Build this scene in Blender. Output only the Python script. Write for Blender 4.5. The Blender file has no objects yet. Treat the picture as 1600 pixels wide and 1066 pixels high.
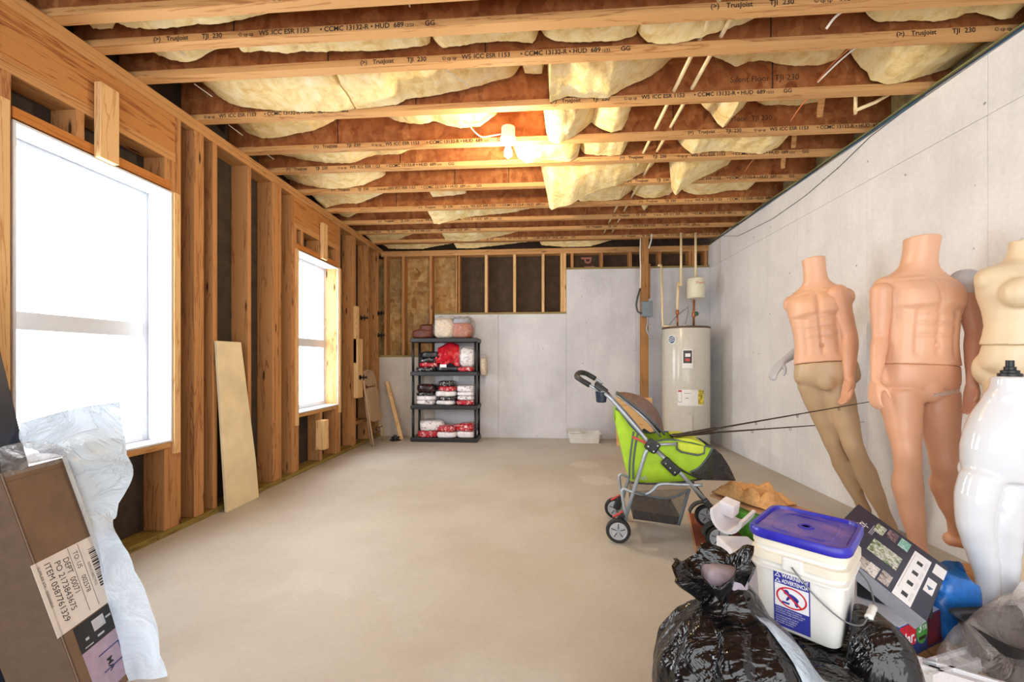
import bpy, bmesh, math, random
from math import sin, cos, pi, radians, sqrt, atan2
from mathutils import Vector, Matrix, noise, Euler, Quaternion

SC = bpy.context.scene
COL = SC.collection
random.seed(7)

# ---------------------------------------------------------------- camera
cam_d = bpy.data.cameras.new('camera')
cam_d.sensor_width = 36.0
cam_d.lens = 36.0 * 640 / 1600
cam_d.shift_y = 30.7 / 1600
cam_d.clip_start = 0.02
cam = bpy.data.objects.new('camera', cam_d)
COL.objects.link(cam)
cam.location = (0, 0, 1.08)
cam.rotation_euler = (radians(90), 0, math.atan(45.4 / 640))
SC.camera = cam

# ---------------------------------------------------------------- world, daylight, exposure
SC.view_settings.view_transform = 'Standard'
SC.view_settings.look = 'None'
SC.view_settings.gamma = 1.0
SC.view_settings.use_curve_mapping = False
SC.view_settings.exposure = 0.55
W = bpy.data.worlds.new('daylight')
SC.world = W
W.use_nodes = True
bgn = W.node_tree.nodes['Background']
bgn.inputs['Color'].default_value = (0.95, 0.975, 1.0, 1)
bgn.inputs['Strength'].default_value = 2.7


def area_light(name, loc, rot, sx, sy, power, color):
    d = bpy.data.lights.new(name, 'AREA')
    d.shape = 'RECTANGLE'
    d.size, d.size_y = sx, sy
    d.energy = power
    d.color = color
    o = bpy.data.objects.new(name, d)
    o.location = loc
    o.rotation_euler = rot
    COL.objects.link(o)
    return o


# daylight falling in through the two windows of the left wall
for wy, pw in ():
    area_light('window_daylight', (-2.425, wy, 1.355), (0, radians(-90), 0), 1.5, 0.74, pw, (0.95, 0.975, 1.0))


# ---------------------------------------------------------------- materials
def lin(c):
    out = []
    for v in c:
        v = v / 255.0
        out.append(v / 12.92 if v <= 0.04045 else ((v + 0.055) / 1.055) ** 2.4)
    return tuple(out) + (1.0,)


def new_mat(name):
    m = bpy.data.materials.new(name)
    m.use_nodes = True
    nt = m.node_tree
    return m, nt, nt.nodes['Principled BSDF']


def N(nt, t, **kw):
    n = nt.nodes.new(t)
    for k, v in kw.items():
        if k in n.inputs.keys():
            n.inputs[k].default_value = v
        else:
            setattr(n, k, v)
    return n


def coords(nt, scale=(1, 1, 1), rnd=0.0, rot=(0, 0, 0)):
    tc = N(nt, 'ShaderNodeTexCoord')
    mp = N(nt, 'ShaderNodeMapping')
    mp.inputs['Scale'].default_value = scale
    mp.inputs['Rotation'].default_value = rot
    nt.links.new(tc.outputs['Object'], mp.inputs['Vector'])
    if rnd:
        oi = N(nt, 'ShaderNodeObjectInfo')
        mu = N(nt, 'ShaderNodeMath', operation='MULTIPLY')
        mu.inputs[1].default_value = rnd
        nt.links.new(oi.outputs['Random'], mu.inputs[0])
        cb = N(nt, 'ShaderNodeCombineXYZ')
        for i in range(3):
            nt.links.new(mu.outputs[0], cb.inputs[i])
        nt.links.new(cb.outputs[0], mp.inputs['Location'])
    return mp.outputs['Vector']


def ramp(nt, fac, stops):
    r = N(nt, 'ShaderNodeValToRGB')
    el = r.color_ramp.elements
    while len(el) < len(stops):
        el.new(0.5)
    for e, (p, c) in zip(el, stops):
        e.position = p
        e.color = lin(c) if len(c) == 3 else c
    nt.links.new(fac, r.inputs['Fac'])
    return r.outputs['Color']


def mixc(nt, fac, a, b, mode='MIX'):
    m = N(nt, 'ShaderNodeMix', data_type='RGBA', blend_type=mode)
    if isinstance(fac, (int, float)):
        m.inputs[0].default_value = fac
    else:
        nt.links.new(fac, m.inputs[0])
    for idx, v in ((6, a), (7, b)):
        if isinstance(v, tuple):
            m.inputs[idx].default_value = lin(v) if len(v) == 3 else v
        else:
            nt.links.new(v, m.inputs[idx])
    return m.outputs[2]


def bump(nt, bsdf, h, strength=0.3, dist=0.01):
    b = N(nt, 'ShaderNodeBump')
    b.inputs['Strength'].default_value = strength
    b.inputs['Distance'].default_value = dist
    nt.links.new(h, b.inputs['Height'])
    nt.links.new(b.outputs['Normal'], bsdf.inputs['Normal'])


def noise_tex(nt, vec, scale=5.0, detail=4.0, rough=0.55, dist=0.0):
    n = N(nt, 'ShaderNodeTexNoise')
    n.inputs['Scale'].default_value = scale
    n.inputs['Detail'].default_value = detail
    n.inputs['Roughness'].default_value = rough
    n.inputs['Distortion'].default_value = dist
    nt.links.new(vec, n.inputs['Vector'])
    return n.outputs['Fac']


MATS = {}


def plain(name, c, rough=0.5, metal=0.0, spec=0.5, noise_amt=0.06, nscale=30, bmp=0.0, coat=0.0):
    """a slightly mottled single-colour surface"""
    m, nt, b = new_mat(name)
    v = coords(nt)
    f = noise_tex(nt, v, nscale, 3)
    lo = tuple(max(0, x * (1 - noise_amt)) for x in c)
    hi = tuple(min(255, x * (1 + noise_amt)) for x in c)
    nt.links.new(ramp(nt, f, [(0.3, lo), (0.7, hi)]), b.inputs['Base Color'])
    b.inputs['Roughness'].default_value = rough
    b.inputs['Metallic'].default_value = metal
    b.inputs['Specular IOR Level'].default_value = spec
    b.inputs['Coat Weight'].default_value = coat
    if bmp:
        bump(nt, b, f, bmp, 0.004)
    MATS[name] = m
    return m


def wood(name, light, dark, axis='z', knots=True, rough=0.7, stain=None):
    m, nt, b = new_mat(name)
    sc = {'x': (0.5, 9, 9), 'y': (9, 0.5, 9), 'z': (9, 9, 0.5)}[axis]
    v = coords(nt, sc, 37.0)
    f1 = noise_tex(nt, v, 1.6, 4, 0.6, 1.2)
    wv = N(nt, 'ShaderNodeMath', operation='MULTIPLY')
    nt.links.new(f1, wv.inputs[0])
    wv.inputs[1].default_value = 9.0
    fr = N(nt, 'ShaderNodeMath', operation='PINGPONG')
    nt.links.new(wv.outputs[0], fr.inputs[0])
    fr.inputs[1].default_value = 1.0
    c1 = ramp(nt, fr.outputs[0], [(0.1, light), (0.75, light), (1.0, dark)])
    v2 = coords(nt, (1.3, 1.3, 1.3), 11.0)
    f2 = noise_tex(nt, v2, 1.7, 2)
    mid = tuple((a * 0.62 + c * 0.38) for a, c in zip(light, dark))
    c2 = mixc(nt, ramp(nt, f2, [(0.35, (0, 0, 0)), (0.75, (150, 150, 150))]), c1, mid)
    if knots:
        sk = {'x': (1.1, 5, 5), 'y': (5, 1.1, 5), 'z': (5, 5, 1.1)}[axis]
        vk = coords(nt, sk, 23.0)
        vo = N(nt, 'ShaderNodeTexVoronoi')
        vo.inputs['Scale'].default_value = 2.0
        nt.links.new(vk, vo.inputs['Vector'])
        kf = ramp(nt, vo.outputs['Distance'], [(0.06, (255, 255, 255)), (0.13, (0, 0, 0))])
        kd = tuple(x * 0.42 for x in dark)
        c2 = mixc(nt, kf, c2, kd)
    if stain:
        vs = coords(nt, (1, 1, 1), 5.0)
        fs = noise_tex(nt, vs, 3.0, 4)
        c2 = mixc(nt, ramp(nt, fs, [(0.5, (0, 0, 0)), (0.68, (170, 170, 170))]), c2, stain)
    nt.links.new(c2, b.inputs['Base Color'])
    b.inputs['Roughness'].default_value = rough
    b.inputs['Specular IOR Level'].default_value = 0.25
    bump(nt, b, fr.outputs[0], 0.12, 0.002)
    MATS[name] = m
    return m


def osb(name, base, light, dark, scale=1.0, stain=None):
    m, nt, b = new_mat(name)
    v = coords(nt, (1, 1, 1), 13.0)
    cols = None
    hs = None
    for i, (rot, sc) in enumerate((((0.3, 0.5, 0.5), (9, 30, 22)), ((-0.6, 0.2, -0.6), (28, 9, 20)), ((0.9, -0.7, 1.3), (18, 26, 9)))):
        mp = N(nt, 'ShaderNodeMapping')
        mp.inputs['Rotation'].default_value = rot
        mp.inputs['Scale'].default_value = tuple(s * scale for s in sc)
        nt.links.new(v, mp.inputs['Vector'])
        vo = N(nt, 'ShaderNodeTexVoronoi')
        vo.inputs['Scale'].default_value = 1.0
        nt.links.new(mp.outputs[0], vo.inputs['Vector'])
        sep = N(nt, 'ShaderNodeSeparateColor')
        nt.links.new(vo.outputs['Color'], sep.inputs[0])
        c = ramp(nt, sep.outputs[i], [(0.0, dark), (0.35, base), (0.7, base), (1.0, light)])
        if cols is None:
            cols, hs = c, sep.outputs[i]
        else:
            cols = mixc(nt, 0.5 if i == 1 else 0.38, cols, c)
    if stain:
        fs = noise_tex(nt, v, 2.2, 5, 0.65)
        cols = mixc(nt, ramp(nt, fs, [(0.47, (0, 0, 0)), (0.66, (190, 190, 190))]), cols, stain)
    nt.links.new(cols, b.inputs['Base Color'])
    b.inputs['Roughness'].default_value = 0.8
    b.inputs['Specular IOR Level'].default_value = 0.2
    bump(nt, b, hs, 0.15, 0.002)
    MATS[name] = m
    return m


def concrete(name, c, dark, spots=True, stain=None, scale=1.0, pits=True, rough=0.85):
    m, nt, b = new_mat(name)
    v = coords(nt)
    f = noise_tex(nt, v, 1.4 * scale, 6, 0.6)
    c1 = ramp(nt, f, [(0.3, dark), (0.55, c), (0.8, tuple(min(255, x * 1.05) for x in c))])
    f2 = noise_tex(nt, v, 40 * scale, 4, 0.7)
    c2 = mixc(nt, 0.10, c1, ramp(nt, f2, [(0.3, (90, 90, 90)), (0.7, (255, 255, 255))]), 'MULTIPLY')
    if pits:
        vo = N(nt, 'ShaderNodeTexVoronoi')
        vo.inputs['Scale'].default_value = 7.0
        nt.links.new(v, vo.inputs['Vector'])
        fp = ramp(nt, vo.outputs['Distance'], [(0.035, (225, 225, 225)), (0.065, (0, 0, 0))])
        c2 = mixc(nt, fp, c2, tuple(x * 0.5 for x in dark))
        # drips and form marks, streaked downwards
        vs = coords(nt, (6, 6, 0.7))
        f3 = noise_tex(nt, vs, 1.5, 4, 0.6)
        c2 = mixc(nt, ramp(nt, f3, [(0.5, (0, 0, 0)), (0.75, (150, 150, 150))]), c2, tuple(x * 0.93 for x in dark))
    if stain:
        for (sc_, lo, hi, amt, col) in stain:
            fs = noise_tex(nt, v, sc_, 6, 0.62, 0.6)
            c2 = mixc(nt, ramp(nt, fs, [(lo, (0, 0, 0)), (hi, (amt, amt, amt))]), c2, col)
    nt.links.new(c2, b.inputs['Base Color'])
    b.inputs['Roughness'].default_value = rough
    b.inputs['Specular IOR Level'].default_value = 0.3
    bump(nt, b, f2, 0.12, 0.003)
    MATS[name] = m
    return m


def emit(name, c, strength):
    m = bpy.data.materials.new(name)
    m.use_nodes = True
    nt = m.node_tree
    nt.nodes.remove(nt.nodes['Principled BSDF'])
    e = N(nt, 'ShaderNodeEmission')
    e.inputs['Color'].default_value = lin(c)
    e.inputs['Strength'].default_value = strength
    nt.links.new(e.outputs[0], nt.nodes['Material Output'].inputs['Surface'])
    MATS[name] = m
    return m


def film(name, c, alpha=0.35, rough=0.15, crinkle=0.6, scale=14.0, amax=None):
    """thin clear or milky plastic film"""
    m, nt, b = new_mat(name)
    v = coords(nt)
    f = noise_tex(nt, v, scale, 5, 0.6, 1.5)
    b.inputs['Base Color'].default_value = lin(c)
    b.inputs['Roughness'].default_value = rough
    nt.links.new(ramp(nt, f, [(0.35, (alpha,) * 3 + (1,)), (0.72, (amax or min(1, alpha + 0.35),) * 3 + (1,))]), b.inputs['Alpha'])
    # sharp creases where the noise crosses its middle
    sb_ = N(nt, 'ShaderNodeMath', operation='SUBTRACT')
    nt.links.new(f, sb_.inputs[0])
    sb_.inputs[1].default_value = 0.5
    ab_ = N(nt, 'ShaderNodeMath', operation='ABSOLUTE')
    nt.links.new(sb_.outputs[0], ab_.inputs[0])
    pw_ = N(nt, 'ShaderNodeMath', operation='POWER')
    nt.links.new(ab_.outputs[0], pw_.inputs[0])
    pw_.inputs[1].default_value = 0.5
    bump(nt, b, pw_.outputs[0], crinkle, 0.03)
    MATS[name] = m
    return m


wood('pine', (184, 132, 82), (132, 82, 46), 'z')
wood('pine_y', (194, 144, 90), (146, 92, 52), 'y')
wood('pine_x', (196, 148, 96), (150, 98, 58), 'x')
wood('flange', (208, 160, 104), (164, 110, 64), 'x', knots=False)
wood('header', (186, 128, 72), (130, 70, 34), 'y', knots=False)
wood('orange_plate', (190, 122, 58), (150, 86, 40), 'y', knots=False)
wood('fresh_pine', (222, 182, 128), (186, 132, 80), 'z')
wood('treated', (142, 122, 62), (92, 74, 34), 'y', knots=False, stain=(120, 66, 30))
wood('treated_x', (150, 132, 84), (104, 86, 48), 'x', knots=False)
wood('old_pine', (176, 126, 74), (120, 78, 40), 'z', stain=(120, 96, 62))
osb('web_osb', (164, 100, 58), (198, 136, 84), (116, 62, 32))
osb('sub_osb', (150, 98, 58), (186, 136, 88), (110, 66, 36))
osb('wall_osb', (172, 130, 76), (212, 182, 128), (118, 74, 36), 0.8, stain=(116, 108, 82))
osb('rim_osb', (150, 134, 96), (182, 166, 124), (104, 90, 60))
concrete('wall_concrete', (238, 238, 239), (222, 222, 224))
concrete('back_concrete', (216, 216, 219), (196, 196, 200))
concrete('left_concrete', (206, 196, 182), (176, 160, 142))
concrete('floor_concrete', (194, 187, 175), (182, 172, 156), pits=False,
         stain=((0.55, 0.55, 0.75, 80, (176, 156, 130)), (1.3, 0.60, 0.66, 60, (206, 198, 184)), (0.9, 0.58, 0.60, 40, (166, 150, 130))), rough=0.6)


def spots(mat, items):
    """irregular stains with a shape of their own at fixed places of the surface"""
    nt = MATS[mat].node_tree
    b = nt.nodes['Principled BSDF']
    src = b.inputs['Base Color'].links[0].from_socket
    tc = N(nt, 'ShaderNodeTexCoord')
    for (c, r, col, amt, wob, edge) in items:
        ds = N(nt, 'ShaderNodeVectorMath', operation='DISTANCE')
        nt.links.new(tc.outputs['Object'], ds.inputs[0])
        ds.inputs[1].default_value = c
        f = noise_tex(nt, tc.outputs['Object'], wob, 6, 0.65, 0.4)
        ma = N(nt, 'ShaderNodeMath', operation='MULTIPLY_ADD')
        nt.links.new(f, ma.inputs[0])
        ma.inputs[1].default_value = -2.2 * r
        nt.links.new(ds.outputs['Value'], ma.inputs[2])
        k = ramp(nt, ma.outputs[0], [(0.0, (amt,) * 3), (max(0.001, edge), (0, 0, 0))])
        src = mixc(nt, k, src, col)
    nt.links.new(src, b.inputs['Base Color'])


spots('floor_concrete', [((-0.95, 1.30, 0), 0.50, (176, 162, 142), 130, 2.5, 0.03), ((-0.1, 1.95, 0), 0.38, (182, 168, 148), 120, 2.2, 0.05), ((-1.35, 2.35, 0), 0.30, (180, 168, 150), 90, 3.0, 0.04),
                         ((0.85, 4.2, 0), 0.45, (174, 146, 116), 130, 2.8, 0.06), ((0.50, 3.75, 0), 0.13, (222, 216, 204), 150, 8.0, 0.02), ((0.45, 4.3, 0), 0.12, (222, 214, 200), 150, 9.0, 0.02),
                         ((-1.9, 5.0, 0), 0.45, (166, 142, 116), 110, 2.0, 0.1), ((1.6, 3.4, 0), 0.5, (184, 158, 126), 110, 2.0, 0.1), ((0.9, 2.9, 0), 0.4, (186, 160, 132), 90, 2.2, 0.1)])
spots('wall_concrete', [((2.28, 4.9, 0.0), 0.16, (176, 186, 200), 130, 6.0, 0.03), ((2.28, 4.3, 0.0), 0.15, (180, 190, 204), 120, 6.0, 0.03), ((2.28, 3.6, -0.05), 0.15, (186, 192, 204), 100, 6.0, 0.03)])
spots('back_concrete', [((0.95, 5.72, 1.55), 0.22, (168, 168, 172), 110, 5.0, 0.08), ((0.75, 5.72, 2.1), 0.12, (166, 164, 164), 110, 7.0, 0.05), ((1.0, 5.72, 0.1), 0.16, (160, 158, 160), 110, 6.0, 0.06)])
plain('dark_board', (58, 47, 38), 0.85, noise_amt=0.18, nscale=9)
plain('dark_board_brown', (66, 48, 34), 0.85, noise_amt=0.18, nscale=9)
plain('print_black', (46, 34, 26), 0.8)
plain('print_pink', (170, 110, 96), 0.8)
plain('white_vinyl', (206, 209, 213), 0.35, noise_amt=0.01)
emit('daylight_pane', (246, 250, 255), 9.5)
plain('white_paint', (232, 232, 230), 0.4, noise_amt=0.02)
plain('black_iron', (24, 23, 24), 0.5)


# ---------------------------------------------------------------- mesh helpers
class MB:
    def __init__(self):
        self.v, self.f, self.mi = [], [], []

    def add(self, vs, fs, mi=0):
        o = len(self.v)
        self.v += [tuple(p) for p in vs]
        for q in fs:
            self.f.append(tuple(i + o for i in q))
            self.mi.append(mi)
        return self

    def box(self, lo, hi, mi=0):
        (a, b, c), (d, e, g) = lo, hi
        vs = [(a, b, c), (d, b, c), (d, e, c), (a, e, c), (a, b, g), (d, b, g), (d, e, g), (a, e, g)]
        return self.add(vs, [(0, 3, 2, 1), (4, 5, 6, 7), (0, 1, 5, 4), (1, 2, 6, 5), (2, 3, 7, 6), (3, 0, 4, 7)], mi)

    def obox(self, M, size, mi=0):
        """box of full size centred at matrix M"""
        x, y, z = (s / 2 for s in size)
        vs = [M @ Vector(p) for p in ((-x, -y, -z), (x, -y, -z), (x, y, -z), (-x, y, -z), (-x, -y, z), (x, -y, z), (x, y, z), (-x, y, z))]
        return self.add(vs, [(0, 3, 2, 1), (4, 5, 6, 7), (0, 1, 5, 4), (1, 2, 6, 5), (2, 3, 7, 6), (3, 0, 4, 7)], mi)

    def rings(self, rings, closed=True, caps=True, mi=0, loop=False):
        """loft of rings (lists of points of equal length)"""
        n = len(rings[0])
        vs = [p for r in rings for p in r]
        fs = []
        R = len(rings)
        for i in range(R if loop else R - 1):
            a, b = i * n, ((i + 1) % R) * n
            for j in range(n if closed else n - 1):
                k = (j + 1) % n
                fs.append((a + j, a + k, b + k, b + j))
        if caps and closed and not loop:
            fs.append(tuple(range(n - 1, -1, -1)))
            fs.append(tuple((R - 1) * n + j for j in range(n)))
        return self.add(vs, fs, mi)

    def tube(self, pts, r, n=8, mi=0, caps=True, closed=False):
        pts = [Vector(p) for p in pts]
        rad = r if isinstance(r, (list, tuple)) else [r] * len(pts)
        rings = []
        up = None
        L = len(pts)
        for i, p in enumerate(pts):
            if closed:
                t = (pts[(i + 1) % L] - pts[i - 1]).normalized()
            else:
                t = (pts[min(i + 1, L - 1)] - pts[max(i - 1, 0)]).normalized()
            if up is None:
                up = Vector((0, 0, 1)) if abs(t.z) < 0.9 else Vector((0, 1, 0))
            a = t.cross(up)
            if a.length < 1e-5:
                a = t.cross(Vector((1, 0.3, 0)))
            a.normalize()
            bq = a.cross(t).normalized()
            up = bq
            rings.append([p + (a * cos(2 * pi * k / n) + bq * sin(2 * pi * k / n)) * rad[i] for k in range(n)])
        return self.rings(rings, True, caps, mi, loop=closed)

    def lathe(self, prof, n=24, M=None, mi=0, caps=True):
        rings = []
        for (r, z) in prof:
            rg = [Vector((r * cos(2 * pi * k / n), r * sin(2 * pi * k / n), z)) for k in range(n)]
            rings.append([M @ p for p in rg] if M else rg)
        return self.rings(rings, True, caps, mi)

    def quad(self, a, b, c, d, mi=0):
        return self.add([a, b, c, d], [(0, 1, 2, 3)], mi)

    def prism(self, poly, z0, z1, M=None, mi=0):
        n = len(poly)
        vs = [Vector((x, y, z0)) for x, y in poly] + [Vector((x, y, z1)) for x, y in poly]
        if M:
            vs = [M @ p for p in vs]
        fs = [tuple(range(n - 1, -1, -1)), tuple(range(n, 2 * n))]
        fs += [(i, (i + 1) % n, n + (i + 1) % n, n + i) for i in range(n)]
        return self.add(vs, fs, mi)

    def grid(self, fn, nu, nv, mi=0):
        vs = [fn(i / nu, j / nv) for j in range(nv + 1) for i in range(nu + 1)]
        fs = [(j * (nu + 1) + i, j * (nu + 1) + i + 1, (j + 1) * (nu + 1) + i + 1, (j + 1) * (nu + 1) + i) for j in range(nv) for i in range(nu)]
        return self.add(vs, fs, mi)

    def mesh(self, name):
        me = bpy.data.meshes.new(name)
        me.from_pydata(self.v, [], self.f)
        if any(self.mi):
            me.polygons.foreach_set('material_index', self.mi)
        bm = bmesh.new()
        bm.from_mesh(me)
        bmesh.ops.recalc_face_normals(bm, faces=bm.faces)
        bm.to_mesh(me)
        bm.free()
        return me

    def build(self, name, mat, parent=None, smooth=False, bevel=0.0, subsurf=0, solid=0.0, segs=2, angle=35):
        me = self.mesh(name)
        return mk(name, me, mat, parent, smooth, bevel, subsurf, solid, segs, angle)


def mk(name, me, mat, parent=None, smooth=False, bevel=0.0, subsurf=0, solid=0.0, segs=2, angle=35):
    o = bpy.data.objects.new(name, me)
    COL.objects.link(o)
    if mat is not None:
        for mm in (mat if isinstance(mat, (list, tuple)) else [mat]):
            me.materials.append(MATS[mm] if isinstance(mm, str) else mm)
    if parent is not None:
        o.parent = parent
    if smooth:
        me.polygons.foreach_set('use_smooth', [True] * len(me.polygons))
        if smooth == 'auto':
            me.set_sharp_from_angle(angle=radians(angle))
    if solid:
        md = o.modifiers.new('thickness', 'SOLIDIFY')
        md.thickness = solid
        md.offset = 0
    if bevel:
        md = o.modifiers.new('edges', 'BEVEL')
        md.width = bevel
        md.segments = segs
        md.limit_method = 'ANGLE'
        md.angle_limit = radians(40)
    if subsurf:
        md = o.modifiers.new('smooth', 'SUBSURF')
        md.levels = md.render_levels = subsurf
    return o


def box(name, lo, hi, mat, parent=None, bevel=0.0):
    return MB().box(lo, hi).build(name, mat, parent, bevel=bevel)


def tag(o, label, cat, group=None):
    o['label'] = label
    o['category'] = cat
    if group:
        o['group'] = group
    return o


def thing(name, label, cat, loc=(0, 0, 0), rot=0, group=None):
    o = bpy.data.objects.new(name, None)
    o.empty_display_size = 0.1
    COL.objects.link(o)
    o.location = loc
    o.rotation_euler = (0, 0, rot) if isinstance(rot, (int, float)) else rot
    return tag(o, label, cat, group)


def struct(o, kind='structure'):
    o['kind'] = kind
    return o


TXT = {}


def text_mesh(body, size=1.0, align='LEFT', bold=False):
    key = (body, size, align, bold)
    if key in TXT:
        return TXT[key]
    cu = bpy.data.curves.new('text', 'FONT')
    cu.body = body
    cu.size = size
    cu.align_x = align
    cu.resolution_u = 3
    if bold:
        cu.offset = size * 0.022
    o = bpy.data.objects.new('text', cu)
    COL.objects.link(o)
    bpy.context.view_layer.update()
    me = bpy.data.meshes.new_from_object(o.evaluated_get(bpy.context.evaluated_depsgraph_get()))
    bpy.data.objects.remove(o)
    TXT[key] = me
    return me


def text(name, body, size, M, mat, parent, align='LEFT', bold=False, sx=1.0):
    """flat lettering placed by matrix M (text in its xy plane), in the parent's space"""
    me = text_mesh(body, size, align, bold).copy()
    S = Matrix.Diagonal((sx, 1, 1, 1))
    me.transform(M @ S)
    me.name = name
    return mk(name, me, mat, parent)


def basis(ex, ey, ez, o):
    return Matrix(((ex[0], ey[0], ez[0], o[0]), (ex[1], ey[1], ez[1], o[1]), (ex[2], ey[2], ez[2], o[2]), (0, 0, 0, 1)))


def frame(o, ex, ey):
    ex = Vector(ex).normalized()
    ey = Vector(ey)
    ey = (ey - ex * ey.dot(ex)).normalized()
    return basis(ex, ey, ex.cross(ey), o)


def catmull(pts, k=6, closed=False):
    P = [Vector(p) for p in pts]
    n = len(P)
    out = []
    for i in range(n if closed else n - 1):
        p0 = P[(i - 1) % n] if closed or i > 0 else P[0] * 2 - P[1]
        p1, p2 = P[i], P[(i + 1) % n]
        p3 = P[(i + 2) % n] if closed or i + 2 < n else P[-1] * 2 - P[-2]
        for j in range(k):
            t = j / k
            out.append(0.5 * ((2 * p1) + (p2 - p0) * t + (2 * p0 - 5 * p1 + 4 * p2 - p3) * t * t + (3 * p1 - p0 - 3 * p2 + p3) * t ** 3))
    if not closed:
        out.append(P[-1])
    return out


def nz(p, s=1.0, o=0.0):
    return noise.noise(Vector((p[0] * s + o, p[1] * s + o * 1.7, p[2] * s - o)))

# ================================================================ the setting
Z_J = 2.69          # underside of the joists
XL, XR, YB = -2.295, 2.277, 5.72

floor = struct(box('floor', (-2.46, -1.6, -0.12), (2.5, 5.95, 0.0), 'floor_concrete'))

# ---- ceiling: subfloor with I-joists
ceiling = struct(box('ceiling', (-2.46, -1.6, 2.992), (2.5, 5.95, 3.012), 'sub_osb'))
JY = [0.94, 1.35, 1.755, 1.943, 2.173, 2.583, 3.005, 3.343, 3.78, 4.275, 4.669, 5.042, 5.449]
LOGO = {1.755: (-1.2, 1.55), 1.943: (-1.96, 0.777), 2.173: (-0.985, 1.766), 2.583: (-2.70, 0.059), 3.005: (-1.728, 1.046), 3.343: (-2.166, 0.629),
        3.78: (-2.0, 0.78), 4.275: (-1.3, 1.0), 4.669: (-1.9, 0.8), 5.042: (-2.2, 0.55), 5.449: (-1.0, 1.05)}
JX0, JX1 = -2.43, 2.425
fl_me = MB().box((JX0, 0, 0), (JX1, 0.058, 0.036)).mesh('flange')
wb_me = MB().box((JX0, 0.0245, 0.036), (JX1, 0.0335, 0.266)).mesh('web')
stamp = [(0.0, '(>)', 0.95), (0.07, 'TrusJoist', 0.95), (0.26, 'TJI  230', 1.0), (0.455, '\u00ae cp cp', 0.72), (0.56, 'WS', 1.0), (0.625, 'ICC ESR 1153', 1.0),
         (0.875, '\u2022 CCMC 13132-R \u2022 HUD  689', 1.0), (1.30, '12/22', 0.6), (1.40, 'GG', 1.0)]
st_me = []
for (dx, s, k) in stamp:
    me = text_mesh(s, 0.034 * k, 'LEFT', True).copy()
    me.transform(basis((1, 0, 0), (0, 0, 1), (0, -1, 0), (dx, 0, 0)))
    st_me.append(me)
bm = bmesh.new()
for me in st_me:
    bm.from_mesh(me)
stamp_me = bpy.data.meshes.new('lettering')
bm.to_mesh(stamp_me)
bm.free()
seam_me = MB().box((-0.003, 0, 0.036), (0.003, 0.002, 0.266)).mesh('web_joint')
for yi, y in enumerate(JY):
    j = mk('joist', fl_me if yi == 0 else fl_me, None, ceiling)
    if yi == 0:
        fl_me.materials.append(MATS['flange'])
        wb_me.materials.append(MATS['web_osb'])
        stamp_me.materials.append(MATS['print_black'])
        seam_me.materials.append(MATS['print_black'])
    j.name = 'joist'
    j.location = (0, y, Z_J)
    w = mk('web', wb_me, None, j)
    t = mk('top_flange', fl_me, None, j)
    t.location = (0, 0, 0.266)
    for lx in LOGO.get(y, ()):
        if lx < JX0 + 0.2 and lx > -2.6:
            lx = JX0 + 0.25
        if lx < -2.6:
            # only the tail of the stamp lies on this length of flange
            bmt = bmesh.new()
            for me, (dx, s, k) in zip(st_me, stamp):
                if lx + dx > JX0:
                    bmt.from_mesh(me)
            me2 = bpy.data.meshes.new('lettering')
            bmt.to_mesh(me2)
            bmt.free()
            me2.materials.append(MATS['print_black'])
            q = mk('lettering', me2, None, j)
        else:
            q = mk('lettering', stamp_me, None, j)
        q.location = (lx, -0.0008, 0.008)
    for sx in (-1.55 + 0.37 * (yi % 3), -0.3 + 0.41 * (yi % 4), 0.95 + 0.23 * (yi % 3)):
        q = mk('web_joint', seam_me, None, j)
        q.location = (sx, 0.0232, 0)

# ---- left wall: dark sheathing, plates, studs, headers
sh = MB()
for (y0, y1, z0, z1) in ((-1.6, 1.60, 0, 2.99), (1.60, 2.41, 0, 0.56), (1.60, 2.41, 2.15, 2.99), (2.41, 3.70, 0, 2.99), (3.70, 4.51, 0, 0.56),
                         (3.70, 4.51, 2.15, 2.99), (4.51, 5.95, 0, 2.99)):
    sh.box((-2.46, y0, z0), (-2.437, y1, z1))
wall_left = struct(sh.build('wall_left', 'dark_board'))
STUD_ME = {}


def stud(name, y0, z0, z1, mat='pine', x0=-2.435, x1=XL, w=0.038):
    return box(name, (x0, y0, z0), (x1, y0 + w, z1), mat, wall_left, bevel=0.003)


box('bottom_plate', (-2.435, -1.6, 0), (-2.288, YB, 0.038), 'treated', wall_left, bevel=0.003)
box('top_plate', (-2.435, -1.6, 2.652), (XL, YB + 0.1, 2.69), 'pine_y', wall_left, bevel=0.003)
box('top_plate', (-2.435, -1.6, 2.614), (XL, YB + 0.1, 2.651), 'pine_y', wall_left, bevel=0.003)
for y in (-1.2, -0.8, -0.4, 0.0, 0.4, 0.8, 1.2, 1.545, 1.583 - 0.076, 2.424, 2.563, 2.602, 2.718, 3.06, 3.356, 3.397, 3.44, 3.629, 4.512, 4.862, 4.902, 5.295, 5.63):
    stud('stud', y, 0.038, 2.614)
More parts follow.
